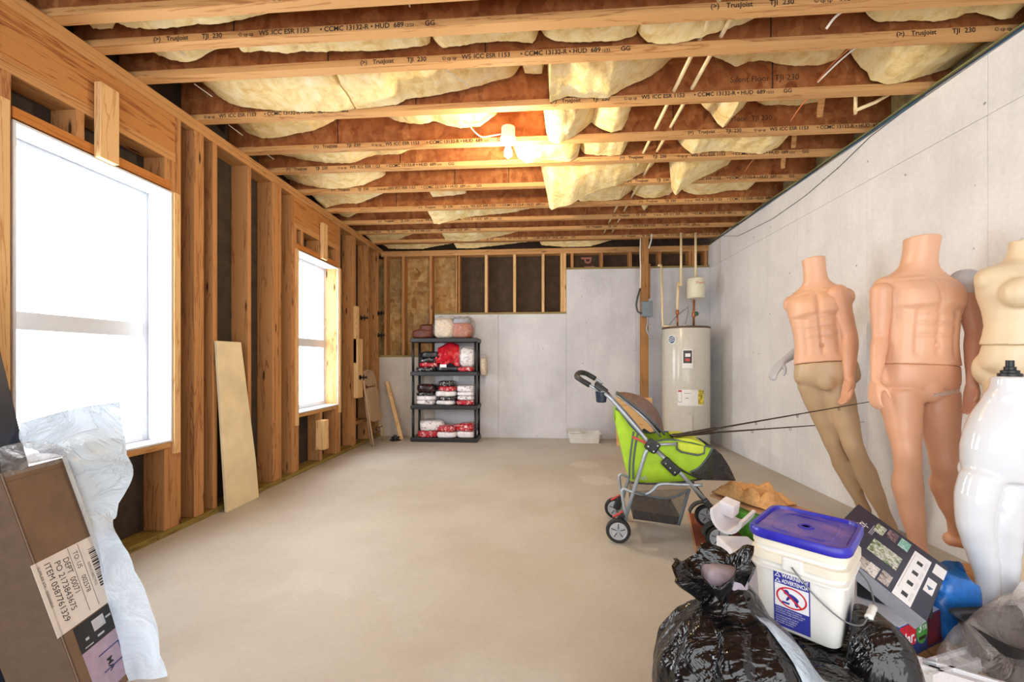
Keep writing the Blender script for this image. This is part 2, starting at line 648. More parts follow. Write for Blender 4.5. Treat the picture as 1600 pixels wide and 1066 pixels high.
# jack studs beside each window and the short studs below and above it
for y in (1.583, 2.386, 3.668, 3.70 - 0.0, 4.474):
    stud('jack_stud', y - (0.0 if y != 3.70 else 0.0), 0.038, 2.327 if y in (1.583, 2.386, 4.474, 3.668) else 0.54)
for y in (1.98, 2.347, 4.12, 4.436):
    stud('cripple_stud', y, 0.038, 0.54)
for y in (1.87, 2.347, 3.78, 4.09, 4.436):
    stud('cripple_stud', y, 2.19, 2.327)
for (a, b) in ((1.622, 2.386), (3.706, 4.474)):
    box('rough_sill', (-2.435, a, 0.54), (XL + 0.004, b, 0.576), 'pine_y', wall_left, bevel=0.003)
    box('head_plate', (-2.435, a, 2.14), (XL + 0.004, b, 2.19), 'orange_plate', wall_left, bevel=0.003)
    box('header_plate', (-2.435, a - 0.038, 2.327), (XL, b + 0.038, 2.383), 'pine_y', wall_left, bevel=0.003)
    box('header', (-2.40, a - 0.038, 2.383), (XL - 0.003, b + 0.038, 2.614), 'header', wall_left, bevel=0.003)
# blocks nailed over the headers and below the far window
box('nailing_block', (XL + 0.005, 1.945, 2.125), (XL + 0.043, 2.04, 2.515), 'fresh_pine', wall_left, bevel=0.004)
box('nailing_block', (XL + 0.005, 4.10, 2.14), (XL + 0.043, 4.19, 2.515), 'fresh_pine', wall_left, bevel=0.004)
box('nailing_block', (XL + 0.005, 4.02, 0.17), (XL + 0.095, 4.11, 0.47), 'fresh_pine', wall_left, bevel=0.004)
# pale furring strips beside the windows
for (y0, y1, z0, z1) in ((2.397, 2.44, 0.50, 2.13), (3.675, 3.712, 0.47, 2.13), (4.492, 4.535, 0.49, 2.13), (1.565, 1.605, 0.45, 2.2)):
    box('furring_strip', (XL, y0, z0), (XL + 0.018, y1, z1), 'fresh_pine', wall_left, bevel=0.002)
# scraps of board fixed to the studs near the corner
box('furring_strip', (XL + 0.002, 4.87, 1.05), (XL + 0.04, 4.945, 1.75), 'fresh_pine', wall_left, bevel=0.003)
box('furring_strip', (XL + 0.002, 4.87, 0.62), (XL + 0.055, 5.02, 1.35), 'fresh_pine', wall_left, bevel=0.003)
box('corner_shelf', (-2.435, 4.95, 0.28), (XL - 0.01, 5.28, 0.32), 'old_pine', wall_left)

# ---- windows
for n, (a, b) in enumerate(((1.621, 2.394), (3.718, 4.488)), 1):
    z0, z1 = 0.577, 2.13
    jb = MB()
    t = 0.012
    jb.box((-2.46, a, z0), (XL + 0.008, a + t, z1)).box((-2.46, b - t, z0), (XL + 0.008, b, z1))
    jb.box((-2.46, a + t, z1 - t), (XL + 0.008, b - t, z1)).box((-2.46, a + t, z0), (XL + 0.008, b - t, z0 + t))
    win = struct(jb.build('window_%d' % n, 'white_vinyl', bevel=0.002))
    fr = MB()
    for (ya, yb, za, zb) in ((a + t, a + t + 0.03, z0 + t, z1 - t), (b - t - 0.03, b - t, z0 + t, z1 - t), (a + t + 0.03, b - t - 0.03, z1 - t - 0.035, z1 - t),
                             (a + t + 0.03, b - t - 0.03, z0 + t, z0 + t + 0.045)):
        fr.box((-2.475, ya, za), (-2.44, yb, zb))
    fr.build('sash_frame', 'white_vinyl', win, bevel=0.003)
    box('meeting_rail', (-2.475, a + t + 0.03, 1.225), (-2.438, b - t - 0.03, 1.312), 'white_vinyl', win, bevel=0.003)
    box('pane', (-2.474, a + t + 0.03, 1.312), (-2.466, b - t - 0.03, z1 - t - 0.035), 'daylight_pane', win)
    box('pane', (-2.482, a + t + 0.03, z0 + t + 0.045), (-2.474, b - t - 0.03, 1.225), 'daylight_pane', win)

# ---- right wall: poured concrete cast in form panels
wall_right = struct(box('wall_right', (XR + 0.012, -1.6, 0), (2.5, YB + 0.23, 2.647), 'wall_concrete'))
ys = [-1.6, -0.86, -0.08, 0.70, 1.48, 2.261, 3.036, 3.818, 4.592, 5.36, YB + 0.23]
for i in range(len(ys) - 1):
    for (za, zb) in ((0, 2.335), (2.337, 2.647)):
        dx = random.uniform(-0.0008, 0.0008)
        box('concrete_panel', (XR + dx, ys[i] + 0.0008, za), (XR + 0.012, ys[i + 1] - 0.0008, zb), 'wall_concrete', wall_right, bevel=0.0025)
box('sill_plate', (XR + 0.012, -1.6, 2.648), (2.45, YB + 0.1, 2.686), 'treated', wall_right, bevel=0.003)
box('rim_board', (2.43, -1.6, 2.69), (2.455, YB + 0.1, 2.992), 'rim_osb', wall_right)

# ---- back wall: stepped concrete with framing above
wall_back = struct(box('wall_back', (-2.46, 5.90, 0), (2.5, 5.95, 2.99), 'dark_board_brown'))
for (xa, xb, zt) in ((-2.46, -1.507, 1.13), (-1.506, -0.597, 1.73), (-0.595, 0.351, 1.73), (0.352, 1.30, 2.345), (1.302, XR, 2.345)):
    box('concrete_panel', (xa, YB, 0), (xb, 5.90, zt), 'left_concrete' if xa < -2 else 'back_concrete', wall_back, bevel=0.003)
for (xa, xb, zt) in ((-2.435, -1.506, 1.13), (-1.506, 0.352, 1.73), (0.352, XR, 2.345)):
    box('sill_plate', (xa, YB + 0.012, zt), (xb, 5.88, zt + 0.03), 'treated_x', wall_back, bevel=0.003)
for (za, zb) in ((2.575, 2.612), (2.613, 2.652)):
    box('top_plate', (XL, 5.745, za), (XR, 5.885, zb), 'pine_x', wall_back, bevel=0.003)


def bstud(x, z0, z1=2.575, mat='pine', w=0.038):
    box('stud', (x - w / 2, 5.748, z0), (x + w / 2, 5.885, z1), mat, wall_back, bevel=0.003)


for x in (-2.235, -1.972, -1.57):
    bstud(x, 1.16)
for x in (-1.17, -0.775, -0.372, 0.028, 0.29, 0.33):
    bstud(x, 1.76, mat='fresh_pine' if x > -1 else 'pine')
for x in (0.432, 0.837, 1.229, 1.626, 2.03, 2.075, 2.235):
    bstud(x, 2.375)
bstud(-1.19 + 0.0, 1.76)
for (xa, xb, za) in ((-2.435, -1.99, 1.16), (-1.985, -1.588, 1.16), (-1.584, -1.155, 1.16)):
    box('osb_panel', (xa, 5.886, za), (xb, 5.899, 2.575), 'wall_osb', wall_back)
for ch_, dz in (('p', 0.0), ('l', 0.125)):
    text('lettering', ch_, 0.20, basis((0, 0, -1), (1, 0, 0), (0, -1, 0), (0.62, 5.898, 2.56 - dz)), 'print_pink', wall_back, bold=True)
box('blocking', (XL, 5.50 + 0.01, 2.69), (2.42, 5.548, 2.992), 'sub_osb', ceiling)

BATTS = [
    (0, 0, 2, 1.792, 1.931, [(-2.145, 2.793), (-2.086, 2.767), (-1.947, 2.75), (-1.81, 2.755), (-1.708, 2.761), (-1.607, 2.756), (-1.473, 2.773), (-1.284, 2.806)]),
    (0, 1, 2, 1.792, 1.931, [(-2.289, 2.795), (-2.275, 2.772), (-2.17, 2.769), (-2.156, 2.787)]),
    (1, 0, 6, 1.980, 2.161, [(-2.199, 2.834), (-2.16, 2.81), (-2.083, 2.774), (-1.988, 2.751), (-1.912, 2.765), (-1.836, 2.807), (-1.761, 2.825)]),
    (1, 1, 6, 1.980, 2.161, [(-1.678, 2.842), (-1.656, 2.787), (-1.563, 2.796), (-1.389, 2.769), (-1.297, 2.779), (-1.206, 2.77), (-1.105, 2.768), (-0.915, 2.758), (-0.717, 2.765), (-0.594, 2.775)]),
    (1, 2, 6, 1.980, 2.161, [(-0.58, 2.809), (-0.531, 2.758), (-0.444, 2.757), (-0.345, 2.772), (-0.221, 2.772), (-0.113, 2.763), (-0.038, 2.748), (-0.011, 2.811)]),
    (1, 3, 6, 1.980, 2.161, [(0.002, 2.81), (0.022, 2.782), (0.079, 2.759), (0.172, 2.747), (0.265, 2.745), (0.387, 2.742), (0.491, 2.762)]),
    (1, 4, 6, 1.980, 2.161, [(0.498, 2.782), (0.54, 2.733), (0.611, 2.713), (0.691, 2.712), (0.791, 2.729), (0.87, 2.751), (1.022, 2.794), (1.1, 2.826)]),
    (1, 5, 6, 1.980, 2.161, [(1.606, 2.821), (1.63, 2.791), (1.654, 2.77), (1.726, 2.763), (1.851, 2.762), (1.94, 2.75), (2.01, 2.759), (2.08, 2.783), (2.133, 2.783), (2.185, 2.761), (2.246, 2.742), (2.289, 2.752), (2.323, 2.796)]),
    (2, 0, 6, 2.210, 2.571, [(-2.297, 2.955), (-2.234, 2.921), (-2.135, 2.835), (-2.041, 2.772), (-1.899, 2.744), (-1.736, 2.721), (-1.57, 2.705), (-1.383, 2.697), (-1.208, 2.702)]),
    (2, 1, 6, 2.210, 2.571, [(-1.349, 2.955), (-1.263, 2.837), (-1.195, 2.71), (-0.983, 2.717), (-0.903, 2.734), (-0.853, 2.756), (-0.694, 2.769), (-0.5, 2.797), (-0.336, 2.834), (-0.182, 2.867), (-0.122, 2.944)]),
    (2, 2, 6, 2.210, 2.571, [(-0.118, 2.944), (-0.102, 2.883), (0.002, 2.874), (0.018, 2.945)]),
    (2, 3, 6, 2.210, 2.571, [(0.038, 2.955), (0.044, 2.856), (0.054, 2.691), (0.094, 2.709), (0.166, 2.73), (0.264, 2.714), (0.413, 2.707), (0.511, 2.766), (0.681, 2.828), (0.811, 2.944)]),
    (2, 4, 6, 2.210, 2.571, [(1.009, 2.945), (1.129, 2.892), (1.178, 2.858), (1.249, 2.886), (1.342, 2.892), (1.434, 2.861), (1.548, 2.847), (1.665, 2.845), (1.752, 2.875), (1.821, 2.944)]),
    (2, 5, 6, 2.210, 2.571, [(1.821, 2.944), (1.846, 2.881), (1.893, 2.822), (1.936, 2.786), (1.946, 2.744), (2.032, 2.713), (2.139, 2.723), (2.266, 2.758), (2.371, 2.787), (2.475, 2.86), (2.551, 2.934)]),
    (3, 0, 6, 2.620, 2.993, [(-2.438, 2.954), (-2.35, 2.915), (-2.247, 2.828), (-2.133, 2.784), (-2.021, 2.78), (-1.863, 2.808), (-1.701, 2.83), (-1.52, 2.915)]),
    (3, 1, 6, 2.620, 2.993, [(-1.193, 2.93), (-1.051, 2.862), (-0.9, 2.841), (-0.779, 2.86), (-0.716, 2.829), (-0.596, 2.801), (-0.449, 2.804), (-0.316, 2.902)]),
    (3, 2, 6, 2.620, 2.993, [(0.021, 2.906), (0.031, 2.775), (0.059, 2.672), (0.123, 2.655), (0.193, 2.681), (0.308, 2.75), (0.39, 2.83)]),
    (3, 3, 6, 2.620, 2.993, [(0.321, 2.903), (0.34, 2.823), (0.422, 2.76), (0.508, 2.719), (0.581, 2.739), (0.622, 2.811), (0.631, 2.912)]),
    (3, 4, 6, 2.620, 2.993, [(1.117, 2.932), (1.144, 2.885), (1.192, 2.842), (1.236, 2.768), (1.288, 2.725), (1.345, 2.795), (1.41, 2.855), (1.45, 2.921)]),
    (3, 5, 6, 2.620, 2.993, [(1.467, 2.943), (1.519, 2.895), (1.579, 2.87), (1.695, 2.87), (1.772, 2.862), (1.926, 2.882), (1.993, 2.941)]),
    (4, 0, 4, 3.042, 3.331, [(-2.34, 2.899), (-2.3, 2.848), (-2.141, 2.815), (-2.0, 2.778), (-1.792, 2.744), (-1.581, 2.737), (-1.377, 2.799), (-1.17, 2.797), (-1.034, 2.851)]),
    (4, 1, 4, 3.042, 3.331, [(-0.236, 2.847), (-0.189, 2.731), (-0.106, 2.681), (0.039, 2.707), (0.235, 2.685), (0.296, 2.729), (0.312, 2.78)]),
    (4, 2, 4, 3.042, 3.331, [(0.312, 2.791), (0.342, 2.748), (0.409, 2.736), (0.566, 2.72), (0.647, 2.727), (0.697, 2.828)]),
    (4, 3, 4, 3.042, 3.331, [(1.086, 2.813), (1.115, 2.781), (1.189, 2.713), (1.327, 2.728), (1.482, 2.723), (1.705, 2.695), (1.844, 2.739), (1.892, 2.822)]),
    (5, 0, 3, 3.380, 3.768, [(-2.486, 2.873), (-2.422, 2.822), (-2.262, 2.762), (-2.028, 2.718), (-1.87, 2.714), (-1.67, 2.744), (-1.465, 2.828)]),
    (5, 1, 3, 3.380, 3.768, [(0.004, 2.84), (0.033, 2.704), (0.062, 2.562), (0.08, 2.456), (0.173, 2.489), (0.266, 2.498), (0.376, 2.571), (0.514, 2.631), (0.674, 2.667), (0.811, 2.721), (1.003, 2.83)]),
    (5, 2, 3, 3.380, 3.768, [(1.15, 2.836), (1.156, 2.694), (1.162, 2.641), (1.195, 2.559), (1.256, 2.609), (1.345, 2.675), (1.517, 2.75), (1.671, 2.83)]),
    (6, 0, 5, 3.817, 4.263, [(-2.487, 2.891), (-2.323, 2.727), (-2.13, 2.77), (-1.946, 2.765), (-1.672, 2.867)]),
    (6, 1, 5, 3.817, 4.263, [(-1.179, 2.873), (-1.151, 2.811), (-1.055, 2.816), (-0.979, 2.82), (-0.781, 2.835)]),
    (6, 2, 5, 3.817, 4.263, [(0.327, 2.823), (0.392, 2.722), (0.614, 2.722), (0.795, 2.73), (0.943, 2.824)]),
    (6, 3, 5, 3.817, 4.263, [(0.918, 2.845), (0.963, 2.771), (1.059, 2.736), (1.18, 2.739), (1.301, 2.768), (1.389, 2.844)]),
    (6, 4, 5, 3.817, 4.263, [(1.402, 2.843), (1.446, 2.796), (1.553, 2.761), (1.704, 2.757), (1.866, 2.791), (2.058, 2.791), (2.139, 2.859)]),
    (7, 0, 3, 4.312, 4.657, [(-2.397, 2.838), (-2.343, 2.777), (-2.249, 2.759), (-2.11, 2.831)]),
    (7, 1, 3, 4.312, 4.657, [(-1.287, 2.832), (-1.265, 2.75), (-1.235, 2.66), (-1.167, 2.659), (-0.943, 2.712), (-0.765, 2.737), (-0.323, 2.77), (-0.083, 2.822)]),
    (7, 2, 3, 4.312, 4.657, [(1.108, 2.819), (1.143, 2.747), (1.198, 2.817)]),
    (9, 0, 2, 5.079, 5.437, [(-2.437, 2.826), (-2.311, 2.71), (-1.936, 2.728), (-1.706, 2.801)]),
    (9, 1, 2, 5.079, 5.437, [(-1.336, 2.819), (-1.284, 2.706), (-0.936, 2.681), (-0.583, 2.734), (-0.198, 2.819)]),
    (10, 0, 3, 5.486, 5.718, [(-2.317, 2.783), (-2.167, 2.679), (-1.683, 2.669), (-1.24, 2.742)]),
    (10, 1, 3, 5.486, 5.718, [(-1.24, 2.76), (-1.194, 2.669), (-0.939, 2.664), (-0.505, 2.709), (-0.066, 2.754)]),
    (10, 2, 3, 5.486, 5.718, [(-0.03, 2.771), (-0.004, 2.69), (0.324, 2.657), (0.675, 2.659), (0.98, 2.741)]),
]

# ================================================================ insulation between the joists
def insulation_mat():
    m, nt, b = new_mat('fiberglass')
    v = coords(nt, (1, 1, 1), 9.0)
    f = noise_tex(nt, v, 9, 6, 0.7, 0.8)
    f2 = noise_tex(nt, v, 3.0, 3, 0.5)
    c = ramp(nt, f, [(0.25, (214, 172, 98)), (0.5, (240, 218, 160)), (0.75, (252, 240, 206))])
    c = mixc(nt, ramp(nt, f2, [(0.5, (0, 0, 0)), (0.8, (120, 120, 120))]), c, (226, 178, 92))
    nt.links.new(c, b.inputs['Base Color'])
    b.inputs['Roughness'].default_value = 0.95
    b.inputs['Specular IOR Level'].default_value = 0.1
    f3 = noise_tex(nt, v, 34, 5, 0.7)
    bump(nt, b, f3, 0.6, 0.012)
    MATS['fiberglass'] = m


insulation_mat()
ORD = ['first', 'second', 'third', 'fourth', 'fifth', 'sixth', 'seventh', 'eighth', 'ninth', 'tenth', 'eleventh']
LOOK = {(2, 3): 'torn yellow insulation flap hanging down', (3, 2): 'folded yellow insulation flap', (3, 4): 'small torn yellow insulation tongue hanging',
        (5, 1): 'long torn yellow insulation flap', (5, 2): 'crumpled yellow insulation flap',
        (2, 5): 'broad ragged yellow insulation batt', (0, 1): 'small pale insulation scrap', (2, 2): 'small pale insulation scrap', (7, 2): 'tiny yellow insulation tuft'}


def batt(bay, k, n, yn, yf, pl):
    pl = [(pl[0][0] - 0.02, min(2.965, pl[0][1] + 0.12))] + list(pl) + [(pl[-1][0] + 0.02, min(2.965, pl[-1][1] + 0.12))]
    xs = [p[0] for p in pl]
    L = xs[-1] - xs[0]
    nu = max(10, int(L / 0.018))
    nv = 14
    rings = []
    seed = bay * 3.1 + k * 1.7
    for i in range(nu + 1):
        x = xs[0] + L * i / nu
        s = 0
        while s < len(xs) - 2 and x > xs[s + 1]:
            s += 1
        t = (x - xs[s]) / max(1e-6, xs[s + 1] - xs[s])
        zf = pl[s][1] * (1 - t) + pl[s + 1][1] * t
        zf += 0.006 * nz((x, 0, 0), 30, seed) + 0.004 * nz((x, 0, 0), 75, seed)
        zn = max(2.80, min(2.95, zf + 0.10))
        ring = [Vector((x, yn, 2.988))]
        for j in range(nv + 1):
            v = j / nv
            y = yn + (yf - yn) * v
            z = zn + (zf - zn) * (v ** 0.75)
            bulge = 0.035 * sin(pi * v) * (0.6 + 0.6 * nz((x, y, 0), 4, seed))
            fold = abs(nz((x, y, 2), 9, seed)) * 0.030 + 0.010 * nz((x, y, 5), 28, seed)
            w = sin(pi * min(1, v * 1.0)) ** 0.5 if 0 < v < 1 else 0
            z = z - (bulge - 0.6 * fold) * w * (1 if zf > 2.6 else 0.6)
            if v < 0.3:
                z = max(z, 2.745)
            z = min(z, 2.984)
            ring.append(Vector((x + 0.006 * nz((x, y, 9), 20, seed), y, z)))
        ring.append(Vector((x, yf, 2.988)))
        rings.append(ring)
    mb = MB().rings(rings)
    o = mb.build('insulation_batt', 'fiberglass', None, smooth='auto', angle=60)
    pos = {1: 'the only one'}.get(n) or (['leftmost', 'second from the left', 'third from the left', 'fourth from the left', 'fifth from the left'][k] if k < n - 1 else 'rightmost')
    look = LOOK.get((bay, k), 'yellow fiberglass insulation batt')
    tag(o, '%s, %s in %s joist bay from camera' % (look, pos, ORD[bay]), 'insulation', 'insulation batts between the joists')


for a in BATTS:
    batt(*a)

# ---- cream plastic water pipes running through the joist webs
plain('cream_pipe', (238, 216, 168), 0.4, noise_amt=0.04)
plain('cable_white', (230, 226, 216), 0.5)
plain('cable_grey', (150, 152, 156), 0.5)
plain('cable_dark', (70, 72, 74), 0.5)
plain('cable_blue', (52, 118, 158), 0.5)
plain('cable_green', (138, 146, 92), 0.5)
plain('copper', (176, 104, 66), 0.35, metal=0.7, noise_amt=0.2, nscale=12)
plain('porcelain', (240, 236, 224), 0.25, noise_amt=0.01)
plain('steel_wire', (200, 200, 196), 0.35, metal=0.6)
emit('bulb_glow', (255, 236, 190), 30.0)
for x, z, w in ((0.824, 2.757, 'left'), (0.932, 2.766, 'right')):
    tag(MB().tube([(x, 1.2, z), (x, 5.45, z)], 0.0115, 10).build('water_pipe', 'cream_pipe', smooth=True), 'cream plastic water pipe through the joists, %s one of the pair' % w, 'pipe', 'pipes through the joists')
e = thing('water_pipe', 'cream plastic pipe with an elbow dangling below the joists near the concrete wall', 'pipe', (0, 0, 0))
MB().tube([(1.93, 2.66, 2.79), (1.985, 2.74, 2.665), (2.0, 2.76, 2.655)], 0.0095, 8).build('drop', 'cream_pipe', e, smooth=True)
MB().tube([(1.975, 2.725, 2.655), (2.09, 2.72, 2.70), (2.2, 2.70, 2.76)], 0.011, 8).build('branch', 'cream_pipe', e, smooth=True)
tag(MB().tube([(0.98, 3.07, 2.715), (1.45, 3.075, 2.712), (1.98, 3.08, 2.72)], 0.011, 8).build('water_pipe', 'cream_pipe', smooth=True), 'cream plastic pipe running along the joist right of the water pipe pair', 'pipe')

# ---- cable bundle along the top of the concrete wall
CABS = (('cable_blue', 2.296, 2.664, 'blue cable, only blue one in the bundle on the concrete wall'), ('cable_grey', 2.288, 2.652, 'grey cable at the outer edge of the bundle on the concrete wall'),
        ('cable_white', 2.300, 2.678, 'white cable in the bundle along the top of the concrete wall'), ('cable_dark', 2.286, 2.668, 'dark grey cable in the bundle along the top of the concrete wall'),
        ('cable_green', 2.296, 2.690, 'olive green cable uppermost in the bundle on the concrete wall'))
for i, (mt, x, z, lab) in enumerate(CABS):
    pts = []
    for q in range(40):
        y = 0.2 + q * 5.45 / 39
        pts.append((x - 0.006 + 0.007 * nz((0, y, 0), 1.6, i * 5.0), y, z + 0.008 * nz((0, y, 3), 2.1, i * 3.0)))
    tag(MB().tube(pts, 0.0052, 7).build('cable', mt, smooth=True), lab, 'cable', 'cables along the concrete wall')
tag(MB().tube([(2.272, 2.6, 2.655), (2.270, 3.0, 2.63), (2.27, 3.3, 2.56), (2.27, 3.7, 2.50), (2.27, 4.2, 2.475), (2.27, 4.9, 2.52), (2.272, 5.3, 2.64)], 0.0022, 6).build('cable', 'cable_dark', smooth=True),
    'thin dark wire sagging down from the cable bundle on the concrete wall', 'cable')

# ---- wire ends poking down, insulation hangers
WIRES = (((1.66, 2.24, 2.75), (1.60, 2.36, 2.715), (1.56, 2.44, 2.66), 'copper', 0.004, 'bare copper wire end curling down between the second and third far right joists'),
         ((1.69, 2.24, 2.75), (1.63, 2.35, 2.72), (1.57, 2.45, 2.665), 'cable_white', 0.0045, 'white wire end curling down beside the bare copper wire'),
         ((1.70, 2.66, 2.75), (1.67, 2.76, 2.72), (1.65, 2.84, 2.665), 'copper', 0.004, 'bare copper wire end below the third joist bay near the concrete wall'),
         ((1.44, 2.02, 2.74), (1.40, 2.06, 2.72), (1.38, 2.09, 2.69), 'cable_white', 0.006, 'short white cable stub under the near right joists'),
         ((1.76, 3.42, 2.74), (1.73, 3.50, 2.72), (1.70, 3.56, 2.66), 'copper', 0.004, 'curled copper wire end near the far right of the ceiling'),
         ((-2.18, 1.68, 2.80), (-2.13, 1.71, 2.765), (-2.07, 1.74, 2.75), 'cream_pipe', 0.008, 'short cream tube end in the nearest corner above the window'))
for p, q, r, mt, rad, lab in WIRES:
    tag(MB().tube(catmull([p, q, r], 5), rad, 7).build('wire_end', mt, smooth=True), lab, 'wire')
HANG = (((-1.93, 2.03, 2.742), (-1.90, 2.13, 2.71), 'near left, second joist bay'), ((-2.08, 2.32, 2.745), (-2.02, 2.52, 2.715), 'near left, third joist bay'),
        ((-2.20, 2.74, 2.745), (-2.14, 2.94, 2.70), 'left, fourth joist bay'), ((-2.21, 3.13, 2.745), (-2.15, 3.28, 2.71), 'left, fifth joist bay'),
        ((-0.53, 2.25, 2.70), (-0.32, 2.55, 2.715), 'middle, third joist bay'), ((-0.62, 1.83, 2.75), (-0.60, 1.92, 2.715), 'middle, first joist bay'))
for a, b, w in HANG:
    tag(MB().tube([a, [(p + q) / 2 for p, q in zip(a, b)]], 0.0028, 6).build('insulation_hanger', 'steel_wire'), 'thin steel rod holding up insulation, %s' % w, 'rod', 'insulation hanger rods')
# short slanting braces between the joists by the concrete wall
for (x, y, w) in ((1.83, 2.66, 'fourth'), (1.90, 3.07, 'fifth'), (2.02, 3.42, 'sixth')):
    M = frame((x, y + 0.15, 2.80), (0.15, 0.30, -0.12), (0, 0, 1))
    tag(MB().obox(M, (0.27, 0.05, 0.03)).build('brace', 'pine_x'), 'short slanted wooden brace near the concrete wall in the %s joist bay' % w, 'brace')
# letters on the web near the pipes
for (x, y) in ((1.16, 2.583), (1.23, 3.005)):
    text('lettering', 'Silent Floor  TJI 230', 0.05, basis((1, 0, 0), (0, 0, 1), (0, -1, 0), (x, y + 0.0238, 2.79)), 'print_black', ceiling)

# ---- bare bulb in a porcelain holder
lamp = thing('ceiling_lamp', 'bare glowing light bulb in a white porcelain holder under the joists', 'lamp', (-0.236, 2.94, 2.54))
MB().lathe([(0.045, 0.152), (0.05, 0.165), (0.05, 0.215), (0.042, 0.222)], 16).build('junction_box', 'porcelain', lamp, smooth='auto')
MB().lathe([(0.02, 0.098), (0.032, 0.108), (0.040, 0.122), (0.057, 0.128), (0.058, 0.146), (0.05, 0.152)], 24).build('holder', 'porcelain', lamp, smooth='auto')
MB().lathe([(0.003, 0.0), (0.014, 0.003), (0.025, 0.014), (0.030, 0.032), (0.028, 0.05), (0.019, 0.075), (0.014, 0.09), (0.014, 0.105)], 20).build('bulb', 'bulb_glow', lamp, smooth=True)
MB().tube(catmull([(-0.28, -0.02, 0.235), (-0.24, -0.01, 0.19), (-0.19, 0.0, 0.16), (-0.12, 0, 0.165), (-0.04, 0, 0.175)], 6), 0.005, 7).build('cable', 'cable_white', lamp, smooth=True)
ld = bpy.data.lights.new('bulb_light', 'POINT')
ld.energy = 36
ld.color = (1.0, 0.80, 0.52)
ld.shadow_soft_size = 0.032
lo = bpy.data.objects.new('bulb_light', ld)
lo.location = (0, 0, -0.045)
lo.parent = lamp
COL.objects.link(lo)

# ================================================================ things at the back of the room
plain('black_plastic', (30, 30, 33), 0.4, noise_amt=0.15)
plain('shirt_black', (30, 30, 34), 0.3, noise_amt=0.4, nscale=60)
plain('shirt_white', (226, 222, 224), 0.3, noise_amt=0.08, nscale=40)
plain('shirt_red', (178, 24, 38), 0.28, noise_amt=0.2, nscale=40)
plain('shirt_grey', (120, 124, 134), 0.3, noise_amt=0.5, nscale=50)
plain('brown_cloth', (96, 48, 34), 0.6, noise_amt=0.2)
plain('rust_cloth', (168, 84, 52), 0.6, noise_amt=0.2)
plain('cream_cloth', (214, 196, 170), 0.6, noise_amt=0.12)


def print_mat(name, a, b_):
    """plastic-wrapped shirt with a busy printed pattern"""
    m, nt, b = new_mat(name)
    v = coords(nt, (1, 1, 1), 4.0)
    f = noise_tex(nt, v, 30, 3, 0.6, 1.0)
    nt.links.new(ramp(nt, f, [(0.54, a), (0.66, b_)]), b.inputs['Base Color'])
    b.inputs['Roughness'].default_value = 0.22
    bump(nt, b, f, 0.25, 0.006)
    MATS[name] = m


print_mat('print_dark', (34, 32, 36), (190, 184, 184))
print_mat('print_red', (176, 26, 40), (236, 214, 216))
print_mat('print_white', (232, 228, 230), (120, 112, 118))
print_mat('print_black_red', (28, 24, 27), (110, 24, 34))
film('clear_wrap', (236, 232, 226), 0.08, 0.12, 0.7, 12, 0.38)


def pillow_mesh(w, d, h, seed=0, p=4.5, nu=28, nv=9, amp=0.012):
    """a soft folded bundle: rounded box resting on z = 0"""
    rings = []
    for j in range(nv + 1):
        t = -1 + 2 * j / nv
        zz = (1 if t > 0 else -1) * abs(t) ** 1.0
        k = max(0.02, (1 - abs(zz) ** 2.6)) ** (1 / 2.2)
        k = 0.80 + 0.20 * k if 0 < j < nv else 0.72
        ring = []
        for i in range(nu):
            a = 2 * pi * i / nu
            ca, sa = cos(a), sin(a)
            r = (abs(ca) ** p + abs(sa) ** p) ** (-1 / p)
            x, y = r * ca * k * w / 2, r * sa * k * d / 2
            z = h / 2 + zz * h / 2
            dn = nz((x, y, z), 14, seed) * amp + nz((x, y, z), 34, seed) * amp * 0.4
            ring.append((x * (1 + dn * 2), y * (1 + dn * 2), max(0, z + (dn if 0 < j else 0))))
        rings.append(ring)
    return MB().rings(rings)


def bundle(x, y, z, w, d, h, mat, label, rz=0.0, cat='shirt', name='folded_shirt', group='folded shirts on the black shelf unit', amp=0.010):
    seed = random.random() * 40
    o = pillow_mesh(w, d, h, seed, amp=amp).build(name, mat, smooth=True)
    o.location = (x, y, z)
    o.rotation_euler = (0, 0, rz)
    return tag(o, label, cat, group)


# ---- black plastic shelf unit
SX0, SX1, SY0, SY1 = -1.735, -0.835, 5.335, 5.685
un = thing('shelf_unit', 'black plastic four-tier shelf unit loaded with folded shirts', 'shelf', (SX0, SY0, 0))
wS, dS = SX1 - SX0, SY1 - SY0
TIER = [0.055, 0.487, 0.935, 1.38]
for zt in TIER:
    h = 0.055
    s = box('shelf', (0, 0, zt - h), (wS, dS, zt), 'black_plastic', un, bevel=0.008)
    for q in range(2):
        box('lip_rib', (0.06 + q * 0.41, -0.006, zt - 0.022), (0.06 + q * 0.41 + 0.36, 0.003, zt - 0.010), 'black_plastic', s)
leg = MB().tube([(0, 0, 0), (0, 0, 0.38)], [0.018, 0.018], 10).mesh('leg')
leg.materials.append(MATS['black_plastic'])
for i in range(3):
    for lx in (0.03, wS - 0.03):
        for ly in (0.03, dS - 0.03):
            o = mk('leg', leg, None, un, smooth=True)
            o.location = (lx, ly, TIER[i] - 0.001)
            o.scale = (1, 1, (TIER[i + 1] - 0.054 - TIER[i]) / 0.38)

yb_ = 5.50
T = TIER
